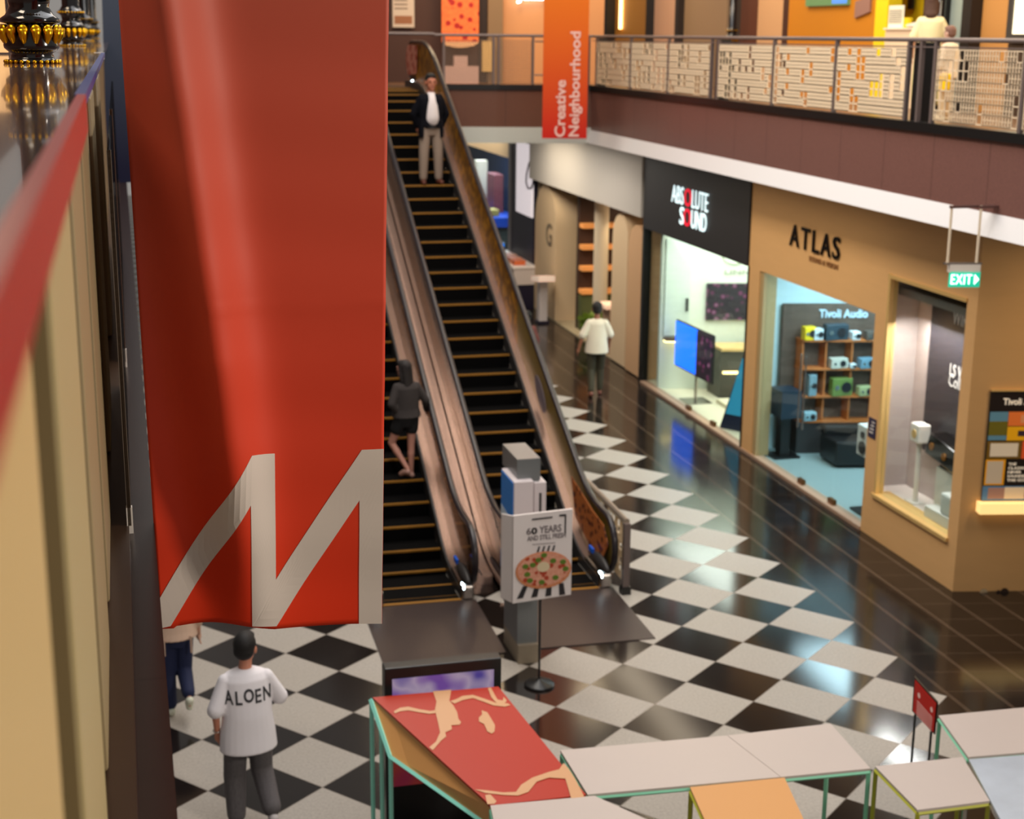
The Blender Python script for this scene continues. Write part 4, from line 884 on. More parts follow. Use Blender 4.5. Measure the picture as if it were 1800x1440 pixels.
# ================================================================== SIGN STANDS BY THE ESCALATORS
tt = thing('sign_totem', 'grey steel totem between the escalators carrying white and blue sign boxes', 'totem', (4.1, 15.1, 0))
gmt = mat('totem_grey', (120, 124, 126), .3, metal=.4)
MB().box(3.98, 4.21, 14.85, 15.5, .0, .22).build('base_shoe', mat('totem_shoe', (150, 138, 120), .4, metal=.3), tt)
MB().box(3.98, 4.21, 14.9, 15.5, .22, 2.12).build('column', gmt, tt); MB().box(3.96, 4.22, 14.9, 15.55, 2.12, 2.36).build('cap_box', gmt, tt)
MB().box(3.90, 4.12, 14.80, 15.35, .98, 2.14).build('sign_box_white', mat('sign_white', (212, 202, 204), .4), tt, bevel=.01); MB().box(4.14, 4.28, 14.86, 15.3, 1.2, 2.1).build('sign_box_small', bpy.data.materials['sign_white'], tt, bevel=.01)
MB().box(3.892, 3.90, 14.82, 15.33, 1.62, 2.12).build('blue_face', mat('sign_blue', (20, 120, 206), .4), tt); MB().box(3.892, 3.90, 14.82, 15.33, 1.0, 1.2).build('blue_face_lower', bpy.data.materials['sign_blue'], tt)
MB().hexa([(3.891, 14.82, 1.5), (3.9, 14.82, 1.5), (3.9, 15.33, 1.62), (3.891, 15.33, 1.62), (3.891, 14.82, 1.68), (3.9, 14.82, 1.68), (3.9, 15.33, 1.74), (3.891, 15.33, 1.74)]).build('pale_wave', mat('wave_pale', (190, 206, 222), .4), tt)
MB().box(4.20, 4.225, 14.853, 14.86, 1.5, 1.98).build('dark_stripe', M['darkgrey'], tt)
ps = thing('pizza_sign_stand', 'white restaurant sign with pizza picture on a thin black pole and round base', 'sign', (4.06, 14.26, 0))
MB().lathe([(.165, 0), (.165, .02), (.15, .035), (.04, .06), (.02, .08)], (4.06, 14.26, 0), 36).build('round_base', M['black'], ps, smooth=True)
MB().tube([(4.06, 14.27, .05), (4.06, 14.27, 1.9)], .013, 10).build('pole', M['black'], ps)
wsn = mat('sign_paper', (224, 216, 214), .45)
MB().hexa([(3.745, 14.22, .985), (4.385, 14.22, 1.03), (4.385, 14.25, 1.03), (3.745, 14.25, .985), (3.745, 14.22, 1.955), (4.385, 14.22, 1.985), (4.385, 14.25, 1.985), (3.745, 14.25, 1.955)]).build('board', wsn, ps)
MB().hexa([(3.66, 14.40, .99), (3.74, 14.23, .99), (3.745, 14.25, .99), (3.67, 14.41, .99), (3.66, 14.40, 1.93), (3.74, 14.23, 1.95), (3.745, 14.25, 1.95), (3.67, 14.41, 1.93)]).build('side_board', wsn, ps)
ik = mat('sign_ink', (34, 30, 34), .5); ig = mat('sign_ink_grey', (110, 100, 104), .5)
def bd(u, z, dz=0.): return Vector((3.745+u, 14.217, z))
text('6', bd(.165, 1.775), (1, 0, .03), UW, ig, 'number', ps, w=.05, h=.075, bold=.02, depth=.004)
text('0', bd(.225, 1.775), (1, 0, .03), UW, ik, 'number', ps, w=.065, h=.075, bold=.04, depth=.004)
text('YEARS', bd(.40, 1.785), (1, 0, .03), UW, ig, 'headline', ps, w=.24, h=.08, bold=.02, depth=.004)
text('AND STILL FRESH', bd(.36, 1.70), (1, 0, .03), UW, ig, 'headline_lower', ps, w=.42, h=.055, bold=.015, depth=.004)
b = MB(); b.hexa([(3.745+.2, 14.212, 1.895), (3.745+.42, 14.212, 1.905), (3.745+.42, 14.22, 1.905), (3.745+.2, 14.22, 1.895), (3.745+.2, 14.212, 1.91), (3.745+.42, 14.212, 1.92), (3.745+.42, 14.22, 1.92), (3.745+.2, 14.22, 1.91)])
b.box(4.30, 4.315, 14.212, 14.22, 1.72, 1.93); b.box(4.24, 4.315, 14.212, 14.22, 1.915, 1.935); b.build('black_marks', ik, ps)
b = MB(); b.box(3.95, 4.2, 14.214, 14.22, 1.625, 1.629); b.build('fine_line', ig, ps)
for k in range(4):
    x = 4.02+.055*k; MB().hexa([(x-.02, 14.212, 1.54), (x, 14.212, 1.54), (x, 14.22, 1.54), (x-.02, 14.22, 1.54), (x+.0, 14.212, 1.60), (x+.015, 14.212, 1.60), (x+.015, 14.22, 1.60), (x, 14.22, 1.60)]).build('cloth_stripe', ik, ps)
for k in range(4):
    x = 3.85+.135*k; t_ = .03-.02*k; MB().hexa([(x-.03-t_, 14.212, 1.035), (x+.035-t_, 14.212, 1.04), (x+.035-t_, 14.22, 1.04), (x-.03-t_, 14.22, 1.035), (x+t_*.2, 14.212, 1.17), (x+.05+t_*.2, 14.212, 1.17), (x+.05+t_*.2, 14.22, 1.17), (x+t_*.2, 14.22, 1.17)]).build('cloth_stripe', ik, ps)
pc_ = Vector((4.075, 14.21, 1.335))
def pdisc(cx, cz, rx, rz, m, nm, y=14.205, th=.006, n=28): MB().prism([(cx+rx*math.cos(2*PI*k/n), y, cz+rz*math.sin(2*PI*k/n)) for k in range(n)], (0, th, 0)).build(nm, m, ps)
pdisc(4.075, 1.335, .305, .205, mat('crust_tan', (206, 130, 84), .5), 'pizza_crust', 14.208)
pdisc(4.075, 1.345, .285, .185, pizza_mat('pizza_face', (196, 110, 80), (226, 176, 150), (170, 60, 30), 14., 0), 'pizza_topping', 14.203)
pdisc(4.07, 1.375, .07, .055, mat('cheese_ball', (214, 196, 160), .5), 'cheese_ball', 14.198)
gb = mat('basil_green', (88, 116, 26), .5); b = MB()
for u, z in ((-.2, .06), (-.18, -.03), (-.15, -.1), (-.02, -.13), (.13, -.09), (.21, .08), (.1, .1), (-.06, .12), (.24, -.0), (.0, .17), (-.12, .07)):
    b.prism([(4.075+u+.034*math.cos(2*PI*k/9+u*9), 14.196, 1.335+z+.027*math.sin(2*PI*k/9+u*9)) for k in range(9)], (0, .006, 0))
b.build('basil_leaves', gb, ps)

# ================================================================== LOWER RIGHT: KIOSK, RED SIGN, TABLES
ks = thing('digital_kiosk', 'black framed standing screen with violet and red picture behind the red display table', 'kiosk', (2.44, 11.55, 0))
MB().box(1.92, 2.94, 11.52, 11.66, .0, 1.60).build('housing', M['black'], ks, bevel=.01)
def kmat():
    m = mat('kiosk_picture', (90, 70, 160), .3); nd, L, b = nt(m); (x, y, z), co = xyz(m); v = N(m, 'ShaderNodeTexVoronoi'); v.inputs['Scale'].default_value = 3.2; L.new(co, v.inputs['Vector'])
    n = N(m, 'ShaderNodeTexNoise'); n.inputs['Scale'].default_value = 2.5; L.new(co, n.inputs['Vector'])
    cr = N(m, 'ShaderNodeValToRGB'); L.new(n.outputs[0], cr.inputs[0]); e = cr.color_ramp.elements
    e[0].position = .38; e[0].color = (*lin((70, 60, 140)), 1); e[1].position = .62; e[1].color = (*lin((110, 70, 150)), 1); q = e.new(.5); q.color = (*lin((170, 150, 175)), 1)
    cr2 = N(m, 'ShaderNodeValToRGB'); L.new(n.outputs[0], cr2.inputs[0]); e = cr2.color_ramp.elements; e[0].position = .4; e[0].color = (*lin((110, 36, 16)), 1); e[1].position = .65; e[1].color = (*lin((96, 20, 40)), 1)
    c = mixc(m, math_(m, 'LESS_THAN', z, 1.2), cr.outputs[0], cr2.outputs[0]); L.new(c, b.inputs['Emission Color']); b.inputs['Emission Strength'].default_value = .9; b.inputs['Base Color'].default_value = (.01, .01, .01, 1); return m
MB().box(1.985, 2.87, 11.512, 11.52, .50, 1.50).build('screen_picture', kmat(), ks)
MB().box(2.1, 2.25, 11.507, 11.512, .80, .95).build('price_card', mat('card_pale', (170, 180, 210), .5, emit=.3), ks)
rs = thing('red_notice_stand', 'small red notice in black frame on two thin black legs', 'sign', (7.0, 11.2, 0))
yb = 11.1
A, B_, C_, D_ = (aty(1607, 1190, 11.25), aty(1648, 1236, 10.95), aty(1643, 1292, 10.95), aty(1603, 1250, 11.25))
th = Vector((.02, .02, 0))
MB().prism([A, B_, C_, D_], th).build('frame', M['black'], rs)
i_ = lambda p, c: p.lerp(c, .10); ce = (A+B_+C_+D_)/4
MB().prism([i_(p, ce)-th*.35 for p in (A, B_, C_, D_)], th*.3).build('red_face', mat('notice_red', (170, 24, 14), .4, emit=.25), rs)
rv = (B_-A).normalized(); uv = (A-D_).normalized(); rw_ = mat('notice_white', (226, 190, 180), .5, emit=.2); mid = (A+B_+C_+D_)/4
for k in range(7): p = mid - uv*(.02+.022*k) - th*.5; MB().hexa([p-rv*.10, p+rv*.12, p+rv*.12+th*.1, p-rv*.10+th*.1, p-rv*.10+uv*.006, p+rv*.12+uv*.006, p+rv*.12+th*.1+uv*.006, p-rv*.10+th*.1+uv*.006]).build('text_line', rw_, rs)
for q in (-.08, .10): p = mid+rv*q+uv*.05-th*.5; MB().prism([p+rv*.018*math.cos(2*PI*k/10)+uv*.025*math.sin(2*PI*k/10) for k in range(10)], th*.1).build('pictogram', rw_, rs)
for p in (D_.lerp(C_, .15), D_.lerp(C_, .85)):
    MB().tube([p, Vector((p.x, p.y, .02))], .012, 8).build('leg', M['black'], rs); MB().box(p.x-.12, p.x+.12, p.y-.02, p.y+.02, 0, .02).build('foot', M['black'], rs)
mint = mat('mint_steel', (158, 244, 224), .4); mint2 = mat('mint_green', (130, 208, 172), .4); lime = mat('lime_steel', (176, 176, 50), .4)
tabw = noisy(mat('table_pale', (192, 180, 174), .38), (192, 180, 174), .02, 3)
ora = mat('table_orange', (208, 150, 88), .45)
def table(name, label, P, z, fm, tm, legs=(0, 1, 2, 3), th=.02, w=.03, group=None, extra=None):
    """P: the four top corners in order"""
    c = sum((Vector((p[0], p[1], 0)) for p in P), Vector())/4; t = thing(name, label, 'table', (c.x, c.y, 0), group)
    zz = [p[2] if len(p) > 2 else z for p in P]
    MB().prism([(p[0], p[1], q-th) for p, q in zip(P, zz)], (0, 0, th)).build('tabletop', tm, t)
    b = MB()
    Q = [Vector((p[0], p[1], q-th-w/2)).lerp(Vector((c.x, c.y, q-th-w/2)), .02) for p, q in zip(P, zz)]
    for k in range(4): b.bar(Q[k], Q[(k+1) % 4], w)
    b.build('frame', fm, t)
    for k in legs: MB().tube([Q[k], Vector((Q[k].x, Q[k].y, 0))], w*.7, 4).build('leg', fm, t)
    return t
ZTB = 1.1
def g2(px, py): p = atz(px, py, ZTB); return (p.x, p.y)
GRP = 'pale modular display tables'
table('display_table', 'pale pink white display table joined to the red slab table', [g2(985, 1319), g2(1278, 1293), g2(1372, 1366), g2(1033, 1397)], ZTB, mint2, tabw, legs=(0, 3))
table('display_table', 'pale display table with mint frame joined at the right of the long white run', [g2(1279, 1293), g2(1460, 1272), g2(1530, 1351), g2(1373, 1366)], ZTB, mint2, tabw, legs=(1, 2))
table('display_table', 'pale display table cut by the bottom edge in front of the red slab', [g2(862, 1416), g2(1045, 1399), g2(1180, 1460), g2(880, 1500)], ZTB, mint2, tabw, legs=(0, 3))
table('display_table', 'small pale table with lime green frame beside the mirror panel', [g2(1538, 1347), g2(1692, 1331), g2(1740, 1408), g2(1613, 1424)], ZTB, lime, tabw)
table('display_table', 'large pale table with green frame at the far right edge', [g2(1650, 1258), g2(1840, 1240), g2(1860, 1318), g2(1702, 1331)], ZTB, mint2, tabw)
table('display_table', 'orange topped display table with lime frame before the long white run', [g2(1213, 1384), g2(1379, 1367), g2(1440, 1500), g2(1265, 1500)], ZTB, lime, ora)
table('display_table', 'mirror topped display panel with silver blue reflections at the right edge', [g2(1703, 1335), g2(1860, 1323), g2(1860, 1500), g2(1790, 1500)], ZTB, M['steel'], noisy(mat('mirror_blue', (190, 202, 218), .38, metal=.3), (186, 198, 214), .25, 3, 5, bump=.15))
# red slab table
rdm = mat('red_slab', (180, 42, 10), .34, spec=.2); swm = mat('sand_inlay', (204, 148, 94), .35)
FA, FB, NB, NA = atz(655, 1226, 1.4), atz(876, 1207, 1.4), atz(1030, 1397, 1.1), atz(862, 1416, 1.1)
rt_ = thing('slab_table', 'glossy red sloping slab table with sand coloured veins and mint frame', 'table', ((FA.x+NB.x)/2, (FA.y+NB.y)/2, 0))
MB().prism([FA, FB, NB, NA], (0, 0, -.02)).build('tabletop', rdm, rt_)
def tabpt(px, py, up=.003):
    # intersect ray with slab plane
    nrm = (FB-FA).cross(NA-FA).normalized(); d = ray(px, py); t = (FA-CAM).dot(nrm)/d.dot(nrm); return CAM+d*t + Vector((0, 0, up))
def vein(pts): return [tabpt(640+x/1662*300, 1180+y/1440*260) for x, y in pts]
b = MB()
for poly in ([(670, 200), (850, 185), (830, 290), (870, 340), (905, 400), (920, 470), (945, 500), (930, 525), (850, 530), (855, 570), (790, 600), (800, 640), (750, 680), (670, 775), (635, 745), (700, 690), (740, 600), (720, 500), (690, 380), (705, 300)],
             [(290, 395), (350, 360), (430, 350), (540, 375), (640, 392), (700, 385), (700, 410), (640, 420), (540, 405), (430, 385), (350, 395), (300, 415)],
             [(840, 295), (900, 275), (960, 245), (1060, 235), (1180, 275), (1290, 315), (1400, 318), (1425, 335), (1370, 350), (1260, 338), (1160, 300), (1060, 265), (960, 285), (880, 320)],
             [(1205, 170), (1235, 162), (1270, 230), (1300, 280), (1350, 290), (1360, 255), (1390, 290), (1370, 318), (1290, 315), (1240, 260)],
             [(1145, 385), (1200, 405), (1240, 470), (1275, 530), (1270, 590), (1245, 612), (1200, 590), (1170, 520), (1120, 495), (1118, 455), (1150, 425)],
             [(1075, 1155), (1200, 1165), (1350, 1185), (1480, 1180), (1530, 1110), (1640, 1040), (1800, 985), (1900, 960), (1940, 900), (1990, 950), (2060, 1060), (2150, 1240), (2020, 1255), (1990, 1150), (1960, 1050), (1800, 1040), (1680, 1080), (1600, 1180), (1500, 1215), (1360, 1210), (1180, 1190)],
             [(1180, 1210), (1230, 1205), (1290, 1270), (1270, 1295), (1200, 1300)]):
    V_ = vein(poly); tr = tessellate_polygon([[Vector(v) for v in V_]])
    b.prism(V_, (0, 0, .001))
b.build('sand_veins', swm, rt_)
LP = Vector((1.86, 10.91, 1.1)); LQ = atz(862, 1455, .92)
MB().prism([FA+Vector((0, 0, -.02)), NA+Vector((0, 0, -.02)), LQ, LP], Vector((.02, .0, -.01))).build('orange_side', ora, rt_)
b = MB(); b.bar(FA+Vector((-.015, 0, -.02)), LP, .03); b.bar(LP, LQ, .03); b.build('frame', mint, rt_)
for p in (FA+Vector((-.01, 0, -.03)), LP, Vector((FA.x+.05, FA.y-.12, 1.3)), FB+Vector((-.02, -.02, -.03))): MB().tube([p, Vector((p.x, p.y, 0))], .019, 4).build('leg', mint, rt_)

# ================================================================== BANNERS
YB = 5.5
def bedge(z):      # left / right edge of the hanging cloth at height z
    t = (6.95-z)/2.4
    return .018+.032*max(0, min(1.2, t)), .965-.055*max(0, min(1.2, t))
def bwave(x, z):
    l, r = bedge(z); u = (x-l)/(r-l); t = max(0, min(1, (6.95-z)/2.4))
    uc = .15+.26*t; A_ = .15*(1-.82*max(0, (t-.55)/.45))
    y = YB - A_*math.exp(-((u-uc)/.13)**2) + .045*(1-.85*t)*math.exp(-((u-uc+.2)/.12)**2)
    y += .004*math.sin(z*14+u*2)*math.sin(z*5) + .006*t*t*math.sin(u*9+.5)
    y -= .003*math.exp(-((z-5.82-.01*math.sin(u*6))/.012)**2)*(u > .25)
    return y
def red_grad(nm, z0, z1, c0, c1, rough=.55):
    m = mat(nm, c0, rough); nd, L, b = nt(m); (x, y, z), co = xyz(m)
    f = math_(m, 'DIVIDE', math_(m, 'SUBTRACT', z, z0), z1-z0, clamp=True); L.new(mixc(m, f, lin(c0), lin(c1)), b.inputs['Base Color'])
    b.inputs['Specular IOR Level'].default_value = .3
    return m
bn = thing('hanging_banner', 'large near red orange cloth banner with a pale slanted letter M at its foot', 'banner', (.5, YB, 4.6))
ZBL, ZBR = aty(285, 1103, YB).z, aty(672, 1098, YB).z
nx, nz = 70, 150; b = MB(); zt_ = 8.0
for side in (0, 1):
    for j in range(nz+1):
        for i in range(nx+1):
            v = j/nz; u = i/nx
            zlo = ZBL+(ZBR-ZBL)*u+.004*math.sin(u*7+1)+(.018 if .08 < u < .5 else 0)*math.sin((u-.08)/.42*PI)-.01*(u < .06)
            z = zlo+(zt_-zlo)*v; l, r = bedge(z); x = l+(r-l)*u; b.v.append((x, bwave(x, z)+side*.004, z))
o_ = (nx+1)*(nz+1)
for j in range(nz):
    for i in range(nx):
        a = j*(nx+1)+i; b.face([a, a+1, a+nx+2, a+nx+1]); b.face([o_+a+nx+1, o_+a+nx+2, o_+a+1, o_+a])
for j in range(nz):
    for e in (0, nx): a = j*(nx+1)+e; c = a+nx+1; b.face([a, c, o_+c, o_+a])
for i in range(nx):
    for e in (0, nz): a = e*(nx+1)+i; b.face([a, a+1, o_+a+1, o_+a])
b.build('cloth', red_grad('banner_cloth', 0, 2.3, (226, 52, 8), (182, 78, 56)), bn, smooth='all')  # upper colour greyed to paint in the haze over the banner's top
bm = bmesh.new()
polyM = [(440, 792), (482, 795), (484, 1016), (636, 791), (676, 789), (672, 1096), (631, 1097), (632, 880), (485, 1097), (442, 1095), (438, 878), (300, 1101), (285, 1104), (279, 1055)]
vs = [bm.verts.new((p.x, 0, p.z)) for p in (aty(x, y, YB) for x, y in polyM)]
for t_ in tessellate_polygon([[v.co.copy() for v in vs]]): bm.faces.new([vs[i] for i in t_])
for _ in range(4): bmesh.ops.subdivide_edges(bm, edges=bm.edges[:], cuts=1, use_grid_fill=True)
bmesh.ops.triangulate(bm, faces=bm.faces[:])
for v in bm.verts:
    l, r = bedge(v.co.z); x = min(max(v.co.x, l+.001), r-.001); v.co.x = x; v.co.y = bwave(x, v.co.z)-.0015
me = bpy.data.meshes.new('letter'); bm.to_mesh(me); bm.free()
for v in me.vertices: v.co -= bn.location
me.materials.append(mat('letter_cream', (214, 202, 190), .6)); om = bpy.data.objects.new('printed_letter', me); COL.objects.link(om); om.parent = bn
sd = om.modifiers.new('s', 'SOLIDIFY'); sd.thickness = .001; sd.offset = 0
# far banner
fbn = thing('hanging_banner', 'narrow orange to red banner with white words hanging at the far gallery corner', 'banner', (8.0, 27, 4.9))
p0, p1 = atf(953, 243, 28.6), atf(1031, 243, 28.6)
MB().hexa([(p0.x, p0.y, 4.94), (p1.x, p1.y, 4.94), (p1.x, p1.y+.01, 4.94), (p0.x, p0.y+.01, 4.94), (p0.x, p0.y, 9), (p1.x, p1.y, 9), (p1.x, p1.y+.01, 9), (p0.x, p0.y+.01, 9)]).build('cloth', red_grad('far_banner_cloth', .0, 2.6, (192, 14, 6), (216, 106, 0)), fbn)
wb = mat('banner_white', (226, 180, 170), .6)
mid = (p0+p1)/2
text('Creative', mid+Vector((-.02, -.01, .5-.02)) + e1*-.07 + Vector((0, 0, .06)), UW, -e1, wb, 'banner_words', fbn, w=1.04, h=.20, bold=.025, depth=.006)
text('Neighbourhood', mid+Vector((-.0, -.01, .98)) + e1*.20, UW, -e1, wb, 'banner_words_lower', fbn, w=1.90, h=.25, bold=.025, depth=.006)
# dark blue banner far left
p0, p1 = aty(195, 160, 19), aty(224, 160, 19)
tag(MB().hexa([(p0.x-.1, 19, 5.0), (p1.x+.1, 19, 5.0), (p1.x+.1, 19.02, 5.0), (p0.x-.1, 19.02, 5.0), (p0.x-.0, 19, 9), (p1.x, 19, 9), (p1.x, 19.02, 9), (p0.x, 19.02, 9)]).build('hanging_banner', red_grad('blue_cloth', 5.2, 7.4, (16, 18, 50), (74, 84, 100))), 'dark blue banner seen as a thin strip left of the big red banner', 'banner')

# ================================================================== LEFT SIDE: LEDGE AND PARAPET UNDER THE CAMERA
stone = mat('ledge_marble', (120, 92, 82), .10, coat=.6); noisy(stone, (118, 92, 84), .18, 3, 4)
XL = -.07; ZL = 6.67
struct(MB().box(-3.2, XL, .55, 9.8, ZL-.03, ZL).build('trim_ledge_top', stone))
struct(MB().box(-3.2, XL-.01, 9.9, 60, ZL-.03, ZL).build('trim_ledge_top_far', stone))
struct(MB().box(XL-.06, XL+.0, 9.8, 9.9, ZL-.04, ZL+.002).build('trim_ledge_joint', M['white']))
tag(MB().box(XL-.012, XL+.006, .5, 3.25, 6.60, ZL+.004).build('red_edge_strip', mat('strip_red', (168, 30, 20), .35)), 'blurred bright red strip along the near edge of the polished ledge', 'strip')
tag(MB().box(XL-.018, XL+.004, 3.27, 9.7, ZL-.02, ZL+.003).build('blue_reflection_strip', mat('painted_reflection_blue', (44, 56, 120), .4)), 'painted blue reflection following the red strip along the ledge edge', 'strip')  # blue banner's reflection in the polished ledge, put in as a coloured strip
pc1 = mat('parapet_olive', (168, 150, 112), .5)
struct(MB().box(-.5, -.16, .3, 60, 5.02, ZL-.04).build('wall_left_parapet', mat('parapet_brown', (112, 88, 56), .5)))
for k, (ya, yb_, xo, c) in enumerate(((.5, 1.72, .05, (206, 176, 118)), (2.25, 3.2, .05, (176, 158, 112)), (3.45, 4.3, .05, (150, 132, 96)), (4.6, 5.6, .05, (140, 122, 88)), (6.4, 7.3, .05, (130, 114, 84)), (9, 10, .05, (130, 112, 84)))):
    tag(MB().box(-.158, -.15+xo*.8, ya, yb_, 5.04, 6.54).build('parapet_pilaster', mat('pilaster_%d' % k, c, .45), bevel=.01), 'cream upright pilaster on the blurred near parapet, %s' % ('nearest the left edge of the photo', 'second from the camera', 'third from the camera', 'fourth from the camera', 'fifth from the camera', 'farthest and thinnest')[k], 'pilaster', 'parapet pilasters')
struct(MB().box(-.2, .046, .5, 60, 4.96, 5.0).build('trim_left_ledge', M['ledge']))
struct(MB().box(-.2, -.045, .5, 60, 5.0, 5.03).build('trim_left_ledge_back', mat('ledge_back_brown', (60, 42, 28), .3)))
struct(MB().box(-.6, .03, .5, 60, 4.3, 4.96).build('wall_left_fascia', mat('left_fascia_brown', (66, 44, 34), .3)))
for ya, yb_ in ((5.4, 7.7), (8.3, 13)):
    g_ = thing('glass_screen', 'thin clear glass screen edge standing on the left ledge, %s' % ('nearer one with white bracket' if ya < 6 else 'farther one'), 'screen', (-.04, ya, 5))
    MB().box(-.048, -.036, ya, yb_, 5.03, 6.4).build('pane', M['glassdk'], g_); MB().box(-.052, -.030, ya, ya+.03, 5.0, 5.1).build('bracket', M['white'], g_); MB().box(-.05, -.034, ya, ya+.012, 5.1, 6.4).build('edge_trim', M['alu'], g_)
for k, lab in enumerate(('black turned column with gold petal collar standing on the polished ledge, nearest and largest', 'black turned column with gold collar on the ledge, second and smaller', 'black turned column with gold collar on the ledge, third, beside the painted blue reflection', 'black turned column with gold collar on the ledge, farthest')):
    Y_ = (6.55, 14.0, 21.5, 29.0)[k]; X_ = (-.355, -.62, -.80, -1.0)[k]
    p = aty((57, 129, 152, 166)[k], 100, Y_); turned_column(p.x, Y_, ZL, .118, 2.8, lab)
bw_ = struct(MB().box(-7, -3.2, 1, 60, 5.0, 10).build('wall_left_back', mat('left_back_brown', (96, 50, 34), .6)))
lamp_ = tag(MB().box(aty(-60, 50, 9).x, aty(11, 50, 9).x, 9, 9.03, 6.68, 6.99).build('lit_panel', mat('left_panel_glow', (240, 190, 130), .5, emit=.8)), 'warm glowing panel left of the nearest gold collared column', 'panel')
area('left_gallery_lamp', (-1.6, 5.5, 9.2), 1.0, 60, (1, .82, .62)); area('left_gallery_lamp', (-1.4, 13, 9.2), 1.0, 60, (1, .78, .55)); 
for yy in (4.5, 7, 10, 13.5, 18):
    spot('ledge_downlight', (.9, yy, 9.5), 30, (1, .82, .6), 50)

# ================================================================== PEOPLE
def person(loc, yaw, H, label, pose, skin=(206, 150, 120), hair=None, top=None, bottom=None, shoes=(120, 100, 90), name='person', sleeves=.5, extra=None, detail=True, build=1.0, bare_legs=False):
    """figure facing +y before turning; pose gives joints in a 1.75 m frame"""
    s = H/1.75; root = thing(name, label, 'person', loc); cy_, sy_ = math.cos(yaw), math.sin(yaw)
    def T(p): x, y, z = p[0]*s, p[1]*s, p[2]*s; return (loc[0]+x*cy_-y*sy_, loc[1]+x*sy_+y*cy_, loc[2]+z)
    D = dict(hipL=(-.09, 0, .92), hipR=(.09, 0, .92), kneeL=(-.095, .01, .49), kneeR=(.095, .01, .49), ankL=(-.1, 0, .08), ankR=(.1, 0, .08), toeL=(-.11, .16, .03), toeR=(.11, .16, .03),
             waist=(0, 0, 1.06), chest=(0, .0, 1.27), neck=(0, -.01, 1.47), head=(0, .02, 1.63), shL=(-.175, -.01, 1.42), shR=(.175, -.01, 1.42),
             elL=(-.235, -.03, 1.14), elR=(.235, -.03, 1.14), wrL=(-.25, .03, .89), wrR=(.25, .03, .89), look=0.)
    D.update(pose); V = {k: Vector(v) for k, v in D.items() if isinstance(v, tuple)}
    sk = mat('skin_tone', skin, .5); w_ = build
    b = MB(); lg = .80 if (bottom and bottom.get('len', 1.9) > 1) else 1.
    pel = (V['hipL']+V['hipR'])/2
    def tr(b, e):
        b.loft([(T(pel+Vector((0, 0, -.10))), (.10+e)*s*w_, (.08+e)*s, yaw), (T(pel), (.155+e)*s*w_, (.105+e)*s, yaw), (T(pel.lerp(V['waist'], .6)), (.142+e)*s*w_, (.098+e)*s, yaw), (T(V['waist']), (.132+e)*s*w_, (.092+e)*s, yaw), (T(V['chest']), (.155+e)*s*w_, (.108+e)*s, yaw),
                (T(V['chest'].lerp(V['neck'], .55)+Vector((0, 0, .0))), (.165+e)*s, (.095+e)*s, yaw), (T(V['neck']+Vector((0, 0, -.035))), (.085+e)*s, (.065+e)*s, yaw)], 20)
    tr(b, 0)
    for q in 'LR':
        b.cap([T(V['hip'+q]), T(V['knee'+q]), T(V['ank'+q])], [.082*s*lg, .054*s*lg, .036*s]); b.cap([T(V['hip'+q].lerp(V['knee'+q], .35)), T(V['knee'+q])], [.075*s*lg, .052*s*lg])
        cf = V['knee'+q].lerp(V['ank'+q], .32); b.cap([T(V['knee'+q].lerp(V['ank'+q], .12)), T(cf), T(V['knee'+q].lerp(V['ank'+q], .62))], [.048*s*lg, .054*s*lg, .040*s*lg])
        b.cap([T(V['ank'+q]+Vector((0, -.03, -.04))), T(V['toe'+q])], [.036*s, .03*s])
        b.cap([T(V['sh'+q]+Vector((-.03 if q == 'R' else .03, 0, -.045))), T(V['el'+q]), T(V['wr'+q])], [.042*s, .036*s, .026*s])
        # hand
        wr = V['wr'+q]; d = (wr-V['el'+q]).normalized(); si = 1 if q == 'R' else -1
        sd_ = d.cross(Vector((si, 0, 0)));  sd_ = sd_.normalized() if sd_.length > .2 else Vector((0, 1, 0)); nn = d.cross(sd_).normalized()
        pm_ = wr+d*.045; b.ell(T(pm_), .030*s, .030*s, .046*s, yaw=yaw); b.cap([T(wr), T(wr+d*.07)], [.024*s, .024*s])
        for fi, fl in enumerate((.068, .078, .073, .056)):
            off = sd_*(.025-.0165*fi); base = wr+d*.08+off; b.cap([T(base), T(base+d*fl*.55-nn*.006*si), T(base+d*fl*.95-nn*.022*si)], [.0085*s, .008*s, .0065*s], 8)
        b.cap([T(wr+d*.03+sd_*.02), T(wr+d*.065+sd_*.045), T(wr+d*.095+sd_*.052)], [.011*s, .0095*s, .008*s], 8)
    b.cap([T(V['neck']+Vector((0, 0, -.06))), T(V['head']+Vector((0, -.015, -.06)))], [.058*s, .052*s])
    hd_ = V['head']; ty = yaw+D['look']; cl, sl = math.cos(D['look']), math.sin(D['look'])
    hs_ = 1.12
    def Hh(x, y, z): x *= hs_; y *= hs_; z *= hs_; return T(hd_+Vector((x*cl-y*sl, x*sl+y*cl, z)))
    sh_ = s*hs_
    b.ell(Hh(0, -.005, .025), .077*sh_, .095*sh_, .095*sh_, 20, 14, yaw=ty); b.ell(Hh(0, .022, -.045), .058*sh_, .068*sh_, .07*sh_, 18, 12, yaw=ty)
    b.cap([Hh(0, .088, .012), Hh(0, .108, -.018)], [.010*sh_, .015*sh_]); b.ell(Hh(0, .082, -.058), .024*sh_, .012*sh_, .010*sh_, yaw=ty); b.ell(Hh(0, .065, -.095), .028*sh_, .022*sh_, .02*sh_, yaw=ty)
    for e in (-1, 1): b.ell(Hh(e*.079, -.005, -.005), .012*sh_, .022*sh_, .033*sh_, yaw=ty); b.ell(Hh(e*.03, .082, .032), .022*sh_, .012*sh_, .010*sh_, yaw=ty)
    body = b.build('body', sk, root, remesh=.0075*sh_, sm=3)
    fc = MB()
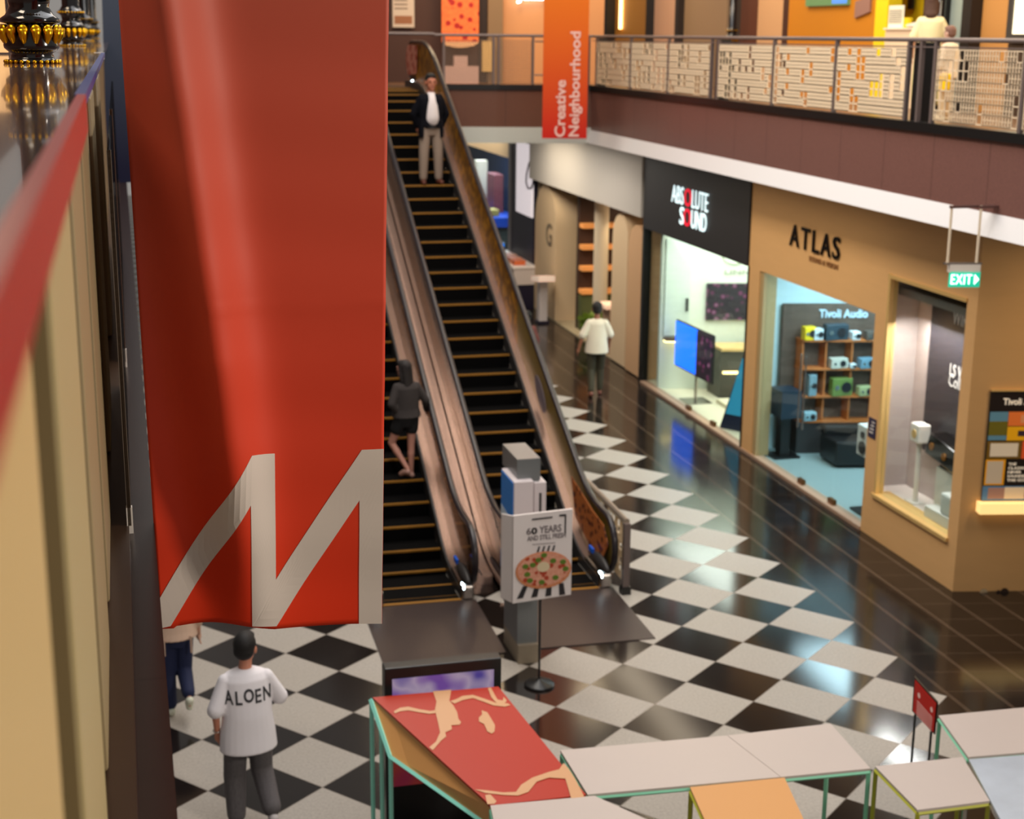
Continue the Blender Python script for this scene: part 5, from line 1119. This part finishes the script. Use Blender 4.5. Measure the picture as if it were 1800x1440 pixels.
    for e in (-1, 1): fc.ell(Hh(e*.030, .0905, .012), .012*sh_, .006*sh_, .007*sh_, 12, 8, yaw=ty)
    fc.build('eyes', mat('eye_dark', (40, 28, 24), .2), root, smooth='all')
    MB().ell(Hh(0, .0945, -.058), .022*sh_, .005*sh_, .006*sh_, 12, 8, yaw=ty).build('lips', mat('lips', (150, 84, 76), .5), root, smooth='all')
    hr = MB()
    hc = hair or {}
    hr.ell(Hh(0, -.018, .045), .086*sh_, .098*sh_, .092*sh_, 20, 14, yaw=ty); hr.ell(Hh(0, -.045, -.0), .080*sh_, .068*sh_, .075*sh_, 18, 12, yaw=ty)
    hr.ell(Hh(0, .03, .092), .066*sh_, .066*sh_, .036*sh_, 16, 10, yaw=ty)
    if hc.get('long'):
        L_ = hc['long']; hr.loft([(Hh(0, -.04, .03), .085*sh_, .07*sh_, ty), (Hh(0, -.06, -.08), .088*sh_, .058*sh_, ty), (Hh(0, -.085, -.08-L_*.5), .088*sh_, .045*sh_, ty), (Hh(0, -.09, -.08-L_), .05*sh_, .025*sh_, ty)], 18)
        for e in (-1, 1): hr.cap([Hh(e*.078, .0, .02), Hh(e*.086, -.02, -.1), Hh(e*.08, -.05, -.1-L_*.4)], [.02*sh_, .022*sh_, .012*sh_])
    hr.build('hair', mat('hair_tone', hc.get('c', (18, 14, 13)), .7), root, remesh=.009*sh_, sm=2)
    if top:
        tb = MB(); e = top.get('e', .016); zb_t = top.get('hem', .86)
        f = lambda z: pel+Vector((0, 0, z-pel.z))
        hm = Vector((pel.x, pel.y, zb_t)); ex_ = top.get('flare', .02)
        tb.loft([(T(hm), (.158+e+ex_)*s*w_, (.112+e+ex_)*s, yaw), (T(hm.lerp(V['waist'], .5)), (.155+e+ex_*.8)*s*w_, (.108+e+ex_*.6)*s, yaw), (T(V['waist']), (.145+e+ex_*.5)*s*w_, (.10+e+ex_*.5)*s, yaw), (T(V['chest']), (.165+e)*s*w_, (.113+e)*s, yaw),
                 (T(V['chest'].lerp(V['neck'], .5)), (.182+e)*s, (.100+e)*s, yaw), (T(V['chest'].lerp(V['neck'], .78)), (.138+e)*s, (.08+e*.6)*s, yaw), (T(V['neck']+Vector((0, 0, -.01))), (.066+e*.3)*s, (.058+e*.3)*s, yaw)], 24)
        for q in 'LR':
            sl_ = top.get('sleeve', .75); A1, B1 = V['sh'+q], V['el'+q]; C1 = V['wr'+q]
            if sl_ <= 1: tb.cap([T(A1+Vector((-.028 if q == 'R' else .028, 0, -.040))), T(A1.lerp(B1, sl_))], [(.048+e*.6)*s, (.046+e*1.0)*s])
            else: tb.cap([T(A1+Vector((-.025 if q == 'R' else .025, 0, -.035))), T(B1), T(B1.lerp(C1, sl_-1))], [(.048+e*.6)*s, (.040+e*.8)*s, (.030+e*.7)*s])
        root['_top'] = 1; to = tb.build(top.get('name', 'shirt'), mat(top.get('name', 'shirt'), top['c'], .85, spec=.15), root, remesh=.011*s, sm=3); del root['_top']
        top['o'] = to
    if bottom:
        bb = MB(); e = bottom.get('e', .014); ln = bottom.get('len', 1.9)
        bb.loft([(T(pel+Vector((0, 0, -.13))), (.12+e)*s*w_, (.085+e)*s, yaw), (T(pel+Vector((0, 0, -.03))), (.158+e)*s*w_, (.112+e)*s, yaw), (T(pel.lerp(V['waist'], .75)), (.138+e)*s*w_, (.096+e)*s, yaw)], 22)
        for q in 'LR':
            A1, B1, C1 = V['hip'+q], V['knee'+q], V['ank'+q]; wd = bottom.get('wide', 0)
            if ln <= 1: bb.cap([T(A1), T(A1.lerp(B1, ln))], [(.088+e)*s, (.078+e+wd)*s])
            else:
                bb.cap([T(A1), T(B1)], [(.086+e)*s, (.058+e+wd)*s]); bb.cap([T(B1), T(B1.lerp(C1, ln-1))], [(.058+e+wd)*s, (.042+e+wd)*s])
        bb.build(bottom.get('name', 'trousers'), bottom.get('m') or mat(bottom.get('name', 'trousers'), bottom['c'], .8), root, remesh=.011*s, sm=3)
    if shoes:
        for q in 'LR':
            A1, B1 = V['ank'+q], V['toe'+q]; h_ = A1+Vector((0, -.035, -.045)); sb = MB()
            sb.cap([T(h_), T(A1.lerp(B1, .5)+Vector((0, 0, -.012))), T(B1+Vector((0, .0, .006)))], [.043*s, .046*s, .038*s]); sb.build('shoe', mat('shoe_tone', shoes, .5), root, remesh=.009*s, sm=2)
    return root, T, V
jeans = noisy(mat('washed_grey_denim', (96, 92, 92), .85), (92, 88, 90), .45, 9, 3, stretch=(14, 14, 1.2))
tee = dict(c=(236, 232, 236), e=.026, hem=.74, flare=.035, sleeve=.98, name='white_tee')
r1, T1, V1 = person((.80, 12.02, 0), .10, 1.80, 'person in a white printed T-shirt and grey jeans walking away, seen from behind', dict(
    hipL=(-.10, 0, .90), hipR=(.10, .0, .90), kneeL=(-.11, .10, .47), kneeR=(.12, .10, .50), ankL=(-.12, .02, .09), ankR=(.15, -.20, .22), toeL=(-.13, .17, .03), toeR=(.17, -.10, .09),
    chest=(0, .03, 1.28), neck=(0, .05, 1.46), head=(.02, .10, 1.60), shL=(-.20, .03, 1.40), shR=(.20, .03, 1.40), elL=(-.27, -.03, 1.13), elR=(.29, .06, 1.14), wrL=(-.25, .04, .90), wrR=(.25, .30, 1.08), look=-.45),
    skin=(196, 130, 104), hair={}, top=tee, bottom=dict(m=jeans, e=.022, wide=.018, name='grey_jeans', c=(90, 88, 90)), shoes=(196, 190, 190), build=1.12)
# print wrapped on the back of the shirt
def wrap_text(target, items, root, m, nm, ydir):
    dg = bpy.context.evaluated_depsgraph_get(); dg.update(); mw = target.matrix_world
    off = wloc(target.parent); bv = BVHTree.FromPolygons([tuple(v.co+off) for v in target.data.vertices], [tuple(p.vertices) for p in target.data.polygons])
    b = MB()
    for s_, u, z, w_, h_, bold in items:
        vs, fs = textmesh(s_, w_, h_, bold, 0.)
        bm2 = bmesh.new(); vv = [bm2.verts.new((v[0], v[1], 0)) for v in vs]
        for f in fs:
            try: bm2.faces.new([vv[i] for i in f])
            except ValueError: pass
        bmesh.ops.remove_doubles(bm2, verts=bm2.verts[:], dist=1e-5); bmesh.ops.triangulate(bm2, faces=bm2.faces[:])
        for _ in range(2): bmesh.ops.subdivide_edges(bm2, edges=[e for e in bm2.edges if e.calc_length() > .02], cuts=1); bmesh.ops.triangulate(bm2, faces=bm2.faces[:])
        pts = []; bm2.verts.index_update()
        for v in bm2.verts:
            o = root + RGT*(u+v.co.x) + Vector((0, 0, z+v.co.y)); hit = bv.ray_cast(o-ydir*1.0, ydir)
            pts.append((hit[0] - ydir*.004) if hit[0] else o)
        b.add(pts, [tuple(x.index for x in f.verts) for f in bm2.faces]); bm2.free()
    ob = b.build(nm, m, target.parent)
    return ob
RGT = Vector((math.cos(.10), math.sin(.10), 0)); fwd_ = Vector((-math.sin(.10), math.cos(.10), 0))
wrap_text(tee['o'], [('A', -.165, 1.29, .07, .125, .02), ('L', -.085, 1.285, .055, .12, .02), ('O', .0, 1.30, .09, .12, .03), ('E', .082, 1.285, .055, .12, .02), ('N', .165, 1.29, .075, .125, .02)], Vector((.80, 12.02, 0))+fwd_*.05, mat('shirt_print', (52, 52, 56), .7), 'shirt_print', fwd_)
b = MB(); 
wrp = T1(V1['wrL']); MB().tube([(wrp[0]+.036*math.cos(a), wrp[1]+.036*math.sin(a), wrp[2]+.02) for a in [2*PI*k/16 for k in range(16)]], .006, 6, closed=True).build('bracelet', M['steel'], r1)
# man in white shirt by the cafe
person((8.70, 26.85, 0), -.25, 1.83, 'person in loose white shirt and dark green trousers walking away beside the cafe', dict(
    kneeL=(-.09, .05, .49), kneeR=(.08, .12, .50), ankL=(-.09, -.12, .10), ankR=(.08, .12, .08), toeL=(-.1, .02, .03), toeR=(.09, .28, .03), chest=(0, .03, 1.28), head=(0, .07, 1.62), neck=(0, .03, 1.46), elL=(-.27, -.06, 1.13), wrL=(-.33, -.03, .90), elR=(.25, .02, 1.14), wrR=(.24, .14, .95)),
    skin=(150, 96, 72), hair={}, top=dict(c=(222, 212, 192), e=.03, hem=.82, flare=.03, sleeve=.9, name='white_shirt'), bottom=dict(c=(62, 58, 40), name='green_trousers', e=.014, len=1.92), shoes=(110, 60, 44))
# man in dark jacket riding down
_k = int((26.1-17.12)/.4)+1; yman = 17.04+.4*_k; zman = path(yman+.05)+.002
jk = dict(c=(8, 8, 16), e=.03, hem=.93, flare=.012, sleeve=1.9, name='dark_jacket')
r3, T3, V3 = person((5.36, yman+.17, zman), PI+.05, 1.92, 'person in dark jacket, white shirt and grey trousers riding down the escalator facing us', dict(
    elL=(-.27, -.06, 1.13), elR=(.27, -.06, 1.13), wrL=(-.20, -.12, .92), wrR=(.20, -.12, .92), ankL=(-.13, 0, .08), ankR=(.13, 0, .08), toeL=(-.15, .14, .03), toeR=(.15, .14, .03), kneeL=(-.12, .01, .49), kneeR=(.12, .01, .49)),
    skin=(178, 110, 84), hair={}, top=jk, bottom=dict(c=(140, 122, 108), name='grey_trousers', e=.016, len=1.92, wide=.008), shoes=(90, 44, 30), build=1.05)
sb_ = MB(); zz_ = [(.96, .075), (1.10, .085), (1.27, .075), (1.38, .055), (1.465, .03)]
pts_f = [(-w__, y__, z__) for (z__, w__), y__ in zip(zz_, (.165, .160, .163, .150, .105))] + [(w__, y__, z__) for (z__, w__), y__ in reversed(list(zip(zz_, (.165, .160, .163, .150, .105))))]
sb_.loft([(T3((0, .05, .93)), .150, .108, PI, 0), (T3((0, .06, 1.10)), .140, .104, PI), (T3((0, .062, 1.27)), .125, .108, PI), (T3((0, .035, 1.38)), .095, .115, PI), (T3((0, .015, 1.48)), .058, .075, PI)], 20)
sb_.build('white_shirt', mat('white_shirt_front', (222, 212, 212), .7), r3, smooth='all')
for e in (-1, 1): MB().loft([(T3((e*.165, .01, .76)), .045, .13, PI), (T3((e*.165, .01, .88)), .05, .14, PI), (T3((e*.150, .0, 1.02)), .045, .12, PI)], 18).build('jacket_flap', mat('dark_jacket_flap', (8, 8, 16), .85, spec=.15), r3, smooth=True)
MB().loft([(T3((0, .01, .905)), .168, .158, PI), (T3((0, .01, .935)), .166, .156, PI)], 24).build('belt', mat('belt_black', (20, 16, 16), .4), r3, smooth=True)
# woman riding up
yw = 17.04+.4*6; zw = path(yw+.05)+.002
r4, T4, V4 = person((3.62, yw+.17, zw), .18, 1.64, 'person with long dark hair in grey top and black shorts standing on the left escalator', dict(
    hipL=(-.09, 0, .90), kneeL=(-.20, .10, .52), ankL=(-.03, -.10, .16), toeL=(-.10, -.02, .06), kneeR=(.07, .0, .49), ankR=(.06, -.02, .08), toeR=(-.02, .12, .03), head=(-.02, .03, 1.63), look=.5,
    elR=(.29, -.03, 1.16), wrR=(.37, .12, .96), elL=(-.25, -.06, 1.15), wrL=(-.12, -.02, .98)),
    skin=(196, 140, 122), hair=dict(long=.24, c=(24, 16, 15)), top=dict(c=(62, 57, 56), e=.03, hem=.93, flare=.035, sleeve=1.85, name='grey_top'), bottom=dict(c=(16, 15, 18), name='black_shorts', e=.02, len=.42), shoes=(170, 130, 116))
# walker half hidden under the banner
r5, T5, V5 = person((.27, 14.45, 0), .12, 1.68, 'person in beige top and dark blue jeans walking away, half hidden under the red banner', dict(
    kneeL=(-.09, .04, .47), ankL=(-.08, .0, .10), kneeR=(.08, .02, .50), ankR=(.07, -.30, .34), toeR=(.07, -.30, .20), toeL=(-.09, .15, .03)),
    skin=(196, 150, 126), top=dict(c=(206, 176, 154), e=.03, hem=.90, flare=.05, sleeve=1.5, name='beige_top'), bottom=dict(c=(20, 30, 66), name='blue_jeans', e=.018, len=1.9, wide=.01), shoes=(214, 216, 196))
for e in (-1, 1): MB().box(*(lambda p: (p[0]-.01, p[0]+.01, p[1]-.01, p[1]+.01, p[2]-.16, p[2]+.02))(T5((e*.14, -.16, .92)))).build('waist_tie', mat('tie_beige', (190, 160, 140), .7), r5)
# passer-by with an orange bag behind the escalator
r6, T6, V6 = person((7.42, 27.3, 0), .3, 1.62, 'person in dull rose top glimpsed behind the escalator handrail', dict(wrR=(.26, .02, .88)), skin=(200, 150, 130), top=dict(c=(120, 70, 66), e=.025, hem=.85, flare=.03, sleeve=1.6, name='rose_top'), bottom=dict(c=(50, 36, 34), name='dark_trousers'), shoes=(60, 40, 36))
bgp = T6((.30, -.02, .52)); bg_ = thing('shopping_bag', 'bright orange yellow bag carried by the person behind the handrail', 'bag', bgp)
MB().hexa([(bgp[0]-.06, bgp[1]-.12, bgp[2]-.14), (bgp[0]+.06, bgp[1]-.12, bgp[2]-.14), (bgp[0]+.06, bgp[1]+.12, bgp[2]-.14), (bgp[0]-.06, bgp[1]+.12, bgp[2]-.14), (bgp[0]-.03, bgp[1]-.08, bgp[2]+.18), (bgp[0]+.03, bgp[1]-.08, bgp[2]+.18), (bgp[0]+.03, bgp[1]+.08, bgp[2]+.18), (bgp[0]-.03, bgp[1]+.08, bgp[2]+.18)]).build('pouch', mat('bag_orange', (250, 160, 0), .5), bg_, bevel=.02)
MB().tube([(bgp[0], bgp[1]-.06, bgp[2]+.17), (bgp[0], bgp[1], bgp[2]+.34), (bgp[0], bgp[1]+.06, bgp[2]+.17)], .008, 6).build('strap', bpy.data.materials['bag_orange'], bg_)
# people upstairs at the counter
p7 = atx(1628, 150, 11.8)
person((11.8, p7.y, ZU), -.6, 1.70, 'person in cream blouse and pale skirt standing upstairs at the white counter', dict(elR=(.26, .05, 1.15), wrR=(.2, .25, 1.05)), skin=(206, 150, 120), hair=dict(long=.12, c=(70, 44, 32)), top=dict(c=(232, 220, 176), e=.03, hem=.86, flare=.02, sleeve=1.0, name='cream_blouse'), bottom=dict(c=(214, 206, 150), name='pale_skirt', e=.03, wide=.05, len=1.7), shoes=(90, 70, 60))
p8 = atx(1664, 150, 10.9)
r8, T8, V8 = person((10.9, p8.y, ZU), .4, 1.24, 'small person in pale clothes upstairs behind the railing near the pale panel', {}, skin=(210, 170, 150), hair=dict(c=(120, 84, 70)), top=dict(c=(240, 216, 186), e=.03, hem=.80, flare=.03, sleeve=1.5, name='pale_top'), bottom=dict(c=(226, 196, 150), name='pale_trousers', e=.02), shoes=(230, 210, 170))
bgp = T8((-.22, -.12, .72)); bg2 = thing('shopping_bag', 'small bright yellow bag beside the small person upstairs', 'bag', bgp)
MB().box(bgp[0]-.05, bgp[0]+.05, bgp[1]-.07, bgp[1]+.07, bgp[2]-.1, bgp[2]+.12).build('pouch', mat('bag_yellow', (250, 200, 0), .5, emit=.1), bg2, bevel=.02)
